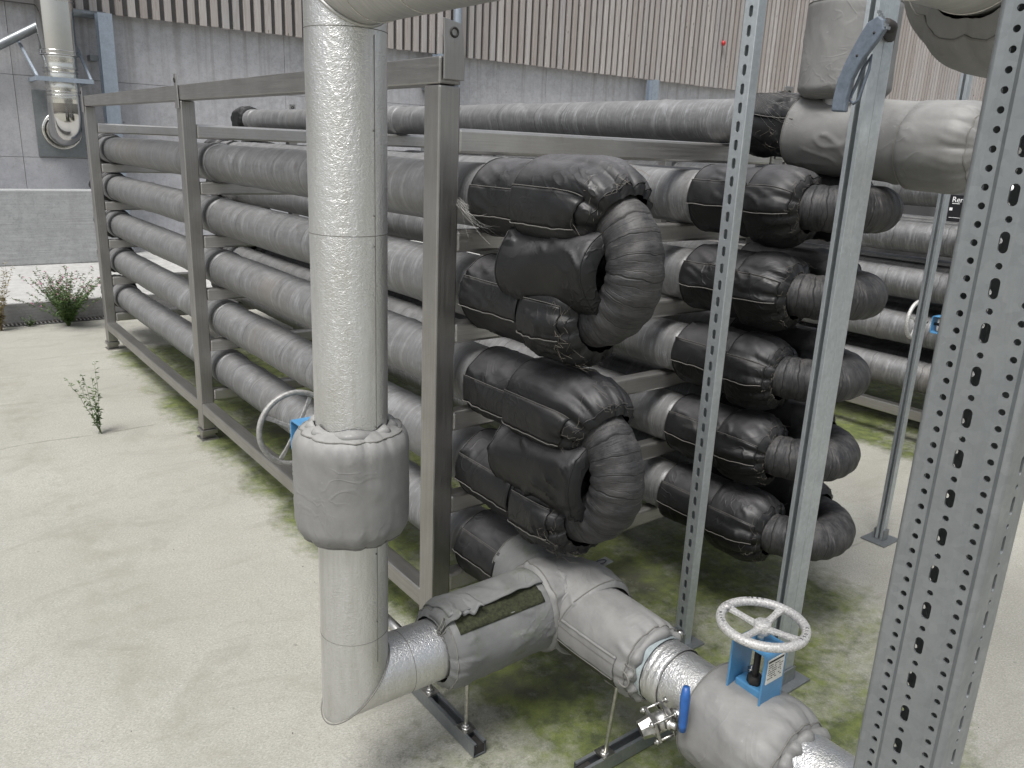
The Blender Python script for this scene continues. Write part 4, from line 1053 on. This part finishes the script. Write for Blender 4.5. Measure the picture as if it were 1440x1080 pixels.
# strut rails on the ground with threaded rods
def strut(p0, p1, label, rods):
    t = thing('support_rail', label, 'pipe support', p0, 'pipe supports with threaded rods')
    p0 = Vector(p0); p1 = Vector(p1); d = (p1 - p0).normalized(); s = Vector((0, 0, 1)).cross(d); u = Vector((0, 0, 1))
    prof = [(-.0205, 0), (.0205, 0), (.0205, .041), (.011, .041), (.011, .034), (.0135, .034), (.0135, .0385), (.018, .0385), (.018, .0025), (-.018, .0025), (-.018, .0385), (-.0135, .0385), (-.0135, .034), (-.011, .034), (-.011, .041), (-.0205, .041)]
    m = len(prof); vs = [p + s * a + u * (b + .003) for p in (p0, p1) for a, b in prof]
    fs = [(i, m + i, m + (i + 1) % m, (i + 1) % m) for i in range(m)]
    mb = MB(); mb.add(vs, fs, smooth=False); mb.build('channel', M['galvd'], t)
    for (q, top) in rods:
        q = Vector(q); top = Vector(top); b0 = q + u * .02
        mb = MB(); dz = (top - b0); L = dz.length; k = int(L / .004)
        mb.tube([b0 + dz * (i / k) for i in range(k + 1)], [.0052 + .0006 * (i % 2) for i in range(k + 1)], 10); rd = mb.build('threaded_rod', M['ss'], t)
        mb = MB(); mb.bar(q + u * .0445 + d * .022, q + u * .0445 - d * .022, .040, .006); mb.tube([q + u * .0485, q + u * .0565], .0105, 6); mb.tube([q + u * .046, q + u * .0485], .013, 16); mb.build('nut_and_washer', M['ss'], rd)
        mb = MB(); mb.tube([top - Vector((0, 0, .02)), top], .009, 6); mb.build('nut', M['ss'], rd)
    mb = MB(); mb.bar(p0 + u * .020 + d * .004, p0 + u * .020 + d * .04, .034, .028); mb.build('channel_nut', M['iron'], t)
    return t
strut((1.09, 1.475, 0), (1.09, 1.90, 0), 'short slotted rail on the ground under the weathered grey cover', [((1.09, 1.545, 0), (1.09, 1.545, .30)), ((1.09, 1.735, 0), (1.09, 1.735, .30))])
strut((1.255, 1.255, 0), (1.72, 1.255, 0), 'short slotted rail on the ground under the small ball valve', [((1.345, 1.255, 0), (1.315, 1.20, .33)), ((1.62, 1.255, 0), (1.60, 1.25, .33))])

# ------------------------------------------------------------------ slotted strut posts
def stadium(cx, cy, w, h, n=8):
    pts = []
    if h <= w + 1e-6: return [(cx + w / 2 * math.cos(2 * PI * i / (2 * n)), cy + w / 2 * math.sin(2 * PI * i / (2 * n))) for i in range(2 * n)]
    r = w / 2
    for i in range(n + 1): a = PI * i / n; pts.append((cx + r * math.cos(a), cy + h / 2 - r + r * math.sin(a)))
    for i in range(n + 1): a = PI + PI * i / n; pts.append((cx + r * math.cos(a), cy - h / 2 + r + r * math.sin(a)))
    return pts
def perf(mb, mapf, u0, u1, period, z0, z1, holes, th=.0028):
    """a perforated sheet with its own thickness: mapf(u, z, depth)"""
    n = int(round((z1 - z0) / period)); outer = [(u0, 0), (u1, 0), (u1, period), (u0, period)]
    polys = [outer] + [stadium(*h) for h in holes]
    flat = [p for q in polys for p in q]; m = len(flat)
    tris = tessellate_polygon([[Vector((a, b, 0)) for a, b in q] for q in polys])
    back = [tuple(reversed([i + m for i in t_])) for t_ in tris]
    walls = []; k0 = 4
    for q in polys[1:]:
        L = len(q); walls += [(k0 + i, k0 + (i + 1) % L, m + k0 + (i + 1) % L, m + k0 + i) for i in range(L)]; k0 += L
    for k in range(n):
        vs = [mapf(a, z0 + k * period + b, 0) for a, b in flat] + [mapf(a, z0 + k * period + b, th) for a, b in flat]
        mb.add(vs, list(tris) + back + walls, smooth=False)
def box_map(o, d, inn):
    o = Vector(o); d = Vector(d); inn = Vector(inn)
    return lambda u, z, e: (o.x + d.x * u + inn.x * e, o.y + d.y * u + inn.y * e, z)
def slot_post(x, y, label):
    t = thing('slotted_strut_post', label, 'steel post', (x, y, 0), 'slender galvanised strut posts')
    wy, wx = .047, .034; z0, z1 = .008, 2.408
    mb = MB()
    perf(mb, box_map((x, y - wy / 2 + .002, 0), (0, 1, 0), (1, 0, 0)), 0, wy - .004, .05, z0, z1, [(wy / 2 - .002, .025, .013, .030)], .0025)
    for s in (-1, 1):
        ya = y + s * wy / 2; c = .003
        P = [(x, ya - s * .002), (x + .0009, ya - s * .0006), (x + .003, ya), (x + wx, ya), (x + wx, ya - s * .011), (x + wx - .006, ya - s * .011), (x + wx - .006, ya - s * .0085), (x + wx - .0025, ya - s * .0085), (x + wx - .0025, ya - s * .0025), (x + .0025, ya - s * .0025), (x + .0024, ya - s * .004)]
        if s > 0: P = P[::-1]
        mb.prism(P, z0, z1, 2)
    o = mb.build('strut', M['galv'], t)
    mb = MB(); mb.box(x - .05, x + .075, y - .05, y + .05, .001, .007); bp = mb.build('base_plate', M['galvd'], t)
    mb = MB(); mb.box(x - .012, x - .006, y - .03, y + .03, .0075, .06); mb.box(x - .0055, x + wx, y + wy / 2 + .003, y + wy / 2 + .008, .0075, .05); mb.build_each('foot_bracket', M['galvd'], bp)
    return t
slot_post(1.948, 1.522, 'slender galvanised post with a row of oval slots before the black jackets')
def double_post(x, y, label, wx, wy, dbl, z1=2.4):
    t = thing('double_strut_post' if dbl else 'slotted_strut_post', label, 'steel post', (x, y, 0), 'slender galvanised strut posts')
    # open channel facing -X, flanks towards -Y and +Y
    def chan(mb, xa, sgn, w):
        prof = [(xa, -.5), (xa + sgn * w, -.5), (xa + sgn * w, .5), (xa, .5)]
        lip = .0095; s = .0025; h = wy / 2
        P = [(xa + sgn * .007, y - h + lip), (xa, y - h + lip), (xa, y - h), (xa + sgn * w, y - h), (xa + sgn * w, y + h), (xa, y + h), (xa, y + h - lip), (xa + sgn * .007, y + h - lip)]
        m = len(P); vs = [(a, b, z) for z in (.008, z1) for a, b in P]
        mb.add(vs, [(i, i + 1, m + i + 1, m + i) for i in range(m - 1)], smooth=False)
    mb = MB(); chan(mb, x, 1, wx / (2 if dbl else 1) - .0015)
    if dbl: chan(mb, x + wx, -1, wx / 2 - .0015)
    o = mb.build('strut', M['galv'], t, solid=.0026, offset=0); md = o.modifiers.new('b', 'BEVEL'); md.width = .0012; md.segments = 2
    # knurled inner lip / bright slots on the back web
    mb = MB()
    if not dbl:
        for k in range(46): mb.box(x + wx - .0035, x + wx - .002, y - .006, y + .006, .04 + k * .05, .066 + k * .05)
        mb.build('web_slot', M['label'], o)
    mb = MB(); mb.box(x - .05, x + wx + .05, y - .055, y + .055, .001, .007); bp = mb.build('base_plate', M['galvd'], t)
    mb = MB(); mb.box(x - .006, x + wx + .004, y + wy / 2 + .003, y + wy / 2 + .008, .0075, .055); mb.box(x - .006, x + wx + .004, y - wy / 2 - .008, y - wy / 2 - .003, .0075, .055); mb.build_each('foot_bracket', M['galvd'], bp)
    return t
double_post(2.012, 1.205, 'galvanised double strut post with ribbed flank in front of the flat U-bends', .092, .034, True)
double_post(3.30, 1.56, 'thin galvanised post with a dark slotted channel, far right of centre', .031, .031, False)
double_post(4.35, 1.52, 'distant galvanised post whose foot shows at the right edge', .041, .041, False, 1.6)

# heavy perforated column close to the camera
def heavy(x, y):
    t = thing('perforated_steel_column', 'broad galvanised column full of round and oval holes close at the right', 'steel column', (x, y, 0))
    W, D = .106, .076; z0, z1 = .01, 2.51; c = .007
    mb = MB()
    x0, x1, y0, y1 = x, x + D, y - W / 2, y + W / 2
    def face(o, du, dn, w, groove):
        # u along the face; n = outward; strips: corner c, groove with small holes, ramp, centre with slots
        o = Vector(o); du = Vector(du); dn = Vector(dn)
        def mp(dep0, dep1, ua, ub):
            def f(u, z, e):
                q = (u - ua) / max(1e-9, ub - ua); d = dep0 + (dep1 - dep0) * q + e
                p = o + du * u - dn * d; return (p.x, p.y, z)
            return f
        g_ = .005 if groove else .0
        if groove:
            br = [(c, .013, 0, g_), (.013, .028, g_, g_), (.028, .034, g_, 0), (.034, w - .034, 0, 0), (w - .034, w - .028, 0, g_), (w - .028, w - .013, g_, g_), (w - .013, w - c, g_, 0)]
            for (a, b, d0, d1) in br:
                if a == .034: hs = [(w / 2, .014, .0105, .0235), (w / 2, .0385, .0075, .0075)]; per = .05
                elif d0 == d1 == g_: hs = [((a + b) / 2, .010, .0078, .0078)]; per = .02
                else: hs = []; per = .1
                if per == .02: mp_ = mp(d0, d1, a, b)
                perf(mb, mp(d0, d1, a, b), a, b, per, z0, z1, hs)
        else:
            perf(mb, mp(0, 0, 0, 1), c, w - c, .05, z0, z1, [(w / 2, .016, .0085, .024), (w / 2, .040, .0065, .0065)])
    face((x0, y1, 0), (0, -1, 0), (-1, 0, 0), W, True)
    face((x0, y0, 0), (1, 0, 0), (0, -1, 0), D, False)
    face((x1, y0, 0), (0, 1, 0), (1, 0, 0), W, True)
    face((x1, y1, 0), (-1, 0, 0), (0, 1, 0), D, False)
    for cx, cy, a0 in ((x0 + c, y1 - c, 90), (x0 + c, y0 + c, 180), (x1 - c, y0 + c, 270), (x1 - c, y1 - c, 0)):
        vs = []; 
        for i in range(7):
            a = R(a0 + 15 * i); vs += [(cx + c * math.cos(a), cy + c * math.sin(a), z0), (cx + c * math.cos(a), cy + c * math.sin(a), z1)]
        mb.add(vs, [(2 * i, 2 * i + 2, 2 * i + 3, 2 * i + 1) for i in range(6)])
    o = mb.build('column_profile', M['galvd'], t)
    mb = MB(); mb.box(x0 - .05, x1 + .05, y0 - .05, y1 + .05, .001, .009); mb.build('base_plate', M['galvd'], t)
    return t
heavy(.954, .377)

# cover at the upper right on the high pipe, seen behind the perforated column
jacket('insulation_jacket', 'large mid-grey gathered cover on the high pipe at the upper right corner', 'insulation jacket', [(1.255, YH, ZTOP - .004), (1.80, YH, ZTOP - .01)], (0, 0, 1), .0796, .146, 221, flap=None, mat='grey', g=.06, pleat=.008, wr=.005, ends=(2, 1), mouth=.11, np_=9, n=130)

# distant valve beyond the thin post
t = thing('riser_pipe', 'silver riser pipe hidden behind the perforated column', 'pipe', (4.2, 1.66, 0))
P = Path([(4.2, 1.66, .01), (4.2, 1.66, 1.55)], (1, 0, 0), .05); mb = MB(); sweep(mb, P, lambda d, a: .07, 40, True); mb.build('pipe', M['stucco'], t)
t = thing('gate_valve', 'distant valve with upright wheel and light blue yoke behind the thin post', 'valve', (4.2, 1.7, .82), 'blue gate valves with handwheels')
yoke(t, (4.2, 1.77, .825), (0, 1, 0), (0, 0, 1), .06, .045, .14)
handwheel(t, (4.2, 2.0, .828), (0, 1, 0), .105, M['wheel'], rot=.3)
mb = MB(); mb.tube([(4.2, 1.66, .825), (4.2, 1.772, .825)], .035, 16); mb.build('bonnet', M['blue'], t)

# ------------------------------------------------------------------ plants
def plant(name, label, cat, x, y, h, nst, spread, leafm, seed, leaves=26, lsize=.018, flower=0, lean=0, stemr=.0018, group=None):
    rn = random.Random(seed); t = thing(name, label, cat, (x, y, 0), group)
    st = MB(); lf = MB(); fl = MB()
    for s in range(nst):
        a = rn.uniform(0, 2 * PI); sp = spread * rn.uniform(.15, 1); hh = h * rn.uniform(.55, 1)
        pts = [Vector((x + rn.uniform(-.01, .01), y + rn.uniform(-.01, .01), 0))]
        for i in range(1, 7):
            f = i / 6; pts.append(Vector((x + math.cos(a) * sp * f ** 1.3 + rn.uniform(-.008, .008) + lean * f, y + math.sin(a) * sp * f ** 1.3 + rn.uniform(-.008, .008), hh * f * (1 - .12 * f * (sp / max(.01, h))))))
        st.tube(pts, [stemr * (1 - .12 * i) for i in range(7)], 5)
        for i in range(leaves):
            f = rn.uniform(.12, 1); k = f * 6; j = min(5, int(k)); p = pts[j].lerp(pts[j + 1], k - j)
            az = rn.uniform(0, 2 * PI); el = rn.uniform(.0, .9); L = lsize * rn.uniform(.6, 1.3) * (1.15 - .5 * f)
            d = Vector((math.cos(az) * math.cos(el), math.sin(az) * math.cos(el), math.sin(el))); w = d.cross(Vector((0, 0, 1))).normalized() * L * .2
            m = p + d * L * .5 + Vector((0, 0, .1 * L)); e = p + d * L - Vector((0, 0, .15 * L))
            lf.add([p, m + w, e, m - w], [(0, 1, 2, 3)], smooth=False)
            if flower and f > .7 and rn.random() < flower:
                q = e; fl.add([q + Vector((rn.uniform(-.008, .008), rn.uniform(-.008, .008), rn.uniform(-.006, .008))) for _ in range(4)], [(0, 1, 2, 3)], smooth=False)
    st.build('stem', M['stem'] if leafm != 'leaf' else M['leaf'], t); lf.build('foliage', M[leafm], t)
    if fl.f: fl.build('flower', M['pink'], t)
    return t
plant('weed', 'small upright green weed growing from the slab crack at left', 'plant', .775, 4.66, .46, 6, .12, 'leaf', 3, 30, .032, 0, -.05)
plant('flowering_shrub', 'low green bush with pink flowers at the slab edge beside the rack foot', 'plant', 1.10, 7.55, .52, 70, .40, 'leaf', 5, 60, .034, .25)
plant('dry_weed', 'dry brownish weed at the slab edge on the far left', 'plant', .62, 7.58, .60, 18, .22, 'leafd', 8, 40, .035)
plant('weed', 'tiny sprig sprouting from the slot drain', 'plant', .83, 7.66, .10, 5, .06, 'leaf', 9, 16, .03)

# ------------------------------------------------------------------ webs in the air
def webthing(label, anchors, seed, n=22):
    rn = random.Random(seed); t = thing('cobweb', label, 'cobweb', anchors[0][0], 'loose cobwebs'); mb = MB()
    for i in range(n):
        a, b = rn.choice(anchors)
        p = Vector(a) + Vector([rn.uniform(-.012, .012) for _ in range(3)]); q = Vector(b) + Vector([rn.uniform(-.06, .06) for _ in range(3)])
        m = p.lerp(q, .5) - Vector((0, 0, rn.uniform(0, .03)))
        mb.tube([p, p.lerp(m, .5) - Vector((0, 0, .004)), m, q.lerp(m, .5) - Vector((0, 0, .004)), q], .00022, 3, cap=False)
    mb.build('threads', M['web'], t)
webthing('fine cobweb strung between the corner post and the uppermost black jacket', [((1.275, 1.92, 1.45), (1.34, 1.82, 1.40))], 2, 26)
webthing('fine cobweb between the slotted post and the black jacket of the top pipe', [((1.99, 1.53, 1.80), (2.38, 1.66, 1.74))], 4, 16)
webthing('fine cobweb between the curved lever and the double post', [((2.21, 1.28, 1.95), (2.06, 1.22, 1.85)), ((2.21, 1.30, 1.90), (2.06, 1.22, 1.75))], 6, 16)

# scattered grit
rn = random.Random(21); mb = MB()
for i in range(150):
    x_ = rn.uniform(-.6, 4.2); y_ = rn.uniform(.6, 7.2); s = rn.uniform(.0008, .002)
    mb.tube([(x_, y_, .0), (x_ + s * .3, y_, s * .8), (x_ + s * .4, y_ + s * .2, s * 1.2)], [s, s * .8, s * .2], 5)
tag(mb.build('grit', M['grate']), 'scattered dark grit on the concrete slab', 'grit', kind='stuff')

# ------------------------------------------------------------------ light, sky, camera
SUN_EL, SUN_AZ = R(63), R(-112)      # azimuth measured from +Y towards +X
w = bpy.data.worlds.new('World'); sc.world = w; w.use_nodes = True
nt = w.node_tree; bg = nt.nodes['Background']
sky = nt.nodes.new('ShaderNodeTexSky'); sky.sky_type = 'NISHITA'; sky.sun_disc = False
sky.sun_elevation = SUN_EL; sky.sun_rotation = SUN_AZ; sky.air_density = 1.2; sky.dust_density = 4; sky.ozone_density = 1
hs = nt.nodes.new('ShaderNodeHueSaturation'); hs.inputs['Saturation'].default_value = .4
nt.links.new(sky.outputs[0], hs.inputs['Color']); nt.links.new(hs.outputs[0], bg.inputs['Color']); bg.inputs['Strength'].default_value = .115
ld = bpy.data.lights.new('sun', 'SUN'); ld.energy = 2.9; ld.angle = R(26); ld.color = (1, .99, .975)
lo = bpy.data.objects.new('sun', ld); COL.objects.link(lo)
sd = Vector((math.sin(SUN_AZ) * math.cos(SUN_EL), math.cos(SUN_AZ) * math.cos(SUN_EL), math.sin(SUN_EL)))
lo.rotation_euler = sd.to_track_quat('Z', 'Y').to_euler(); lo.location = (0, 0, 12)
cam = bpy.data.cameras.new('camera'); co = bpy.data.objects.new('camera', cam); COL.objects.link(co)
cam.sensor_fit = 'HORIZONTAL'; cam.sensor_width = 36; cam.lens = 1135.41 / 1440 * 36; cam.clip_start = .02; cam.clip_end = 500
mw = Matrix((CR_, CU_, -CF_)).transposed().to_4x4(); mw.translation = CP; co.matrix_world = mw
sc.camera = co
sc.view_settings.view_transform = 'Standard'; sc.view_settings.look = 'None'; sc.view_settings.exposure = .47; sc.view_settings.gamma = 1
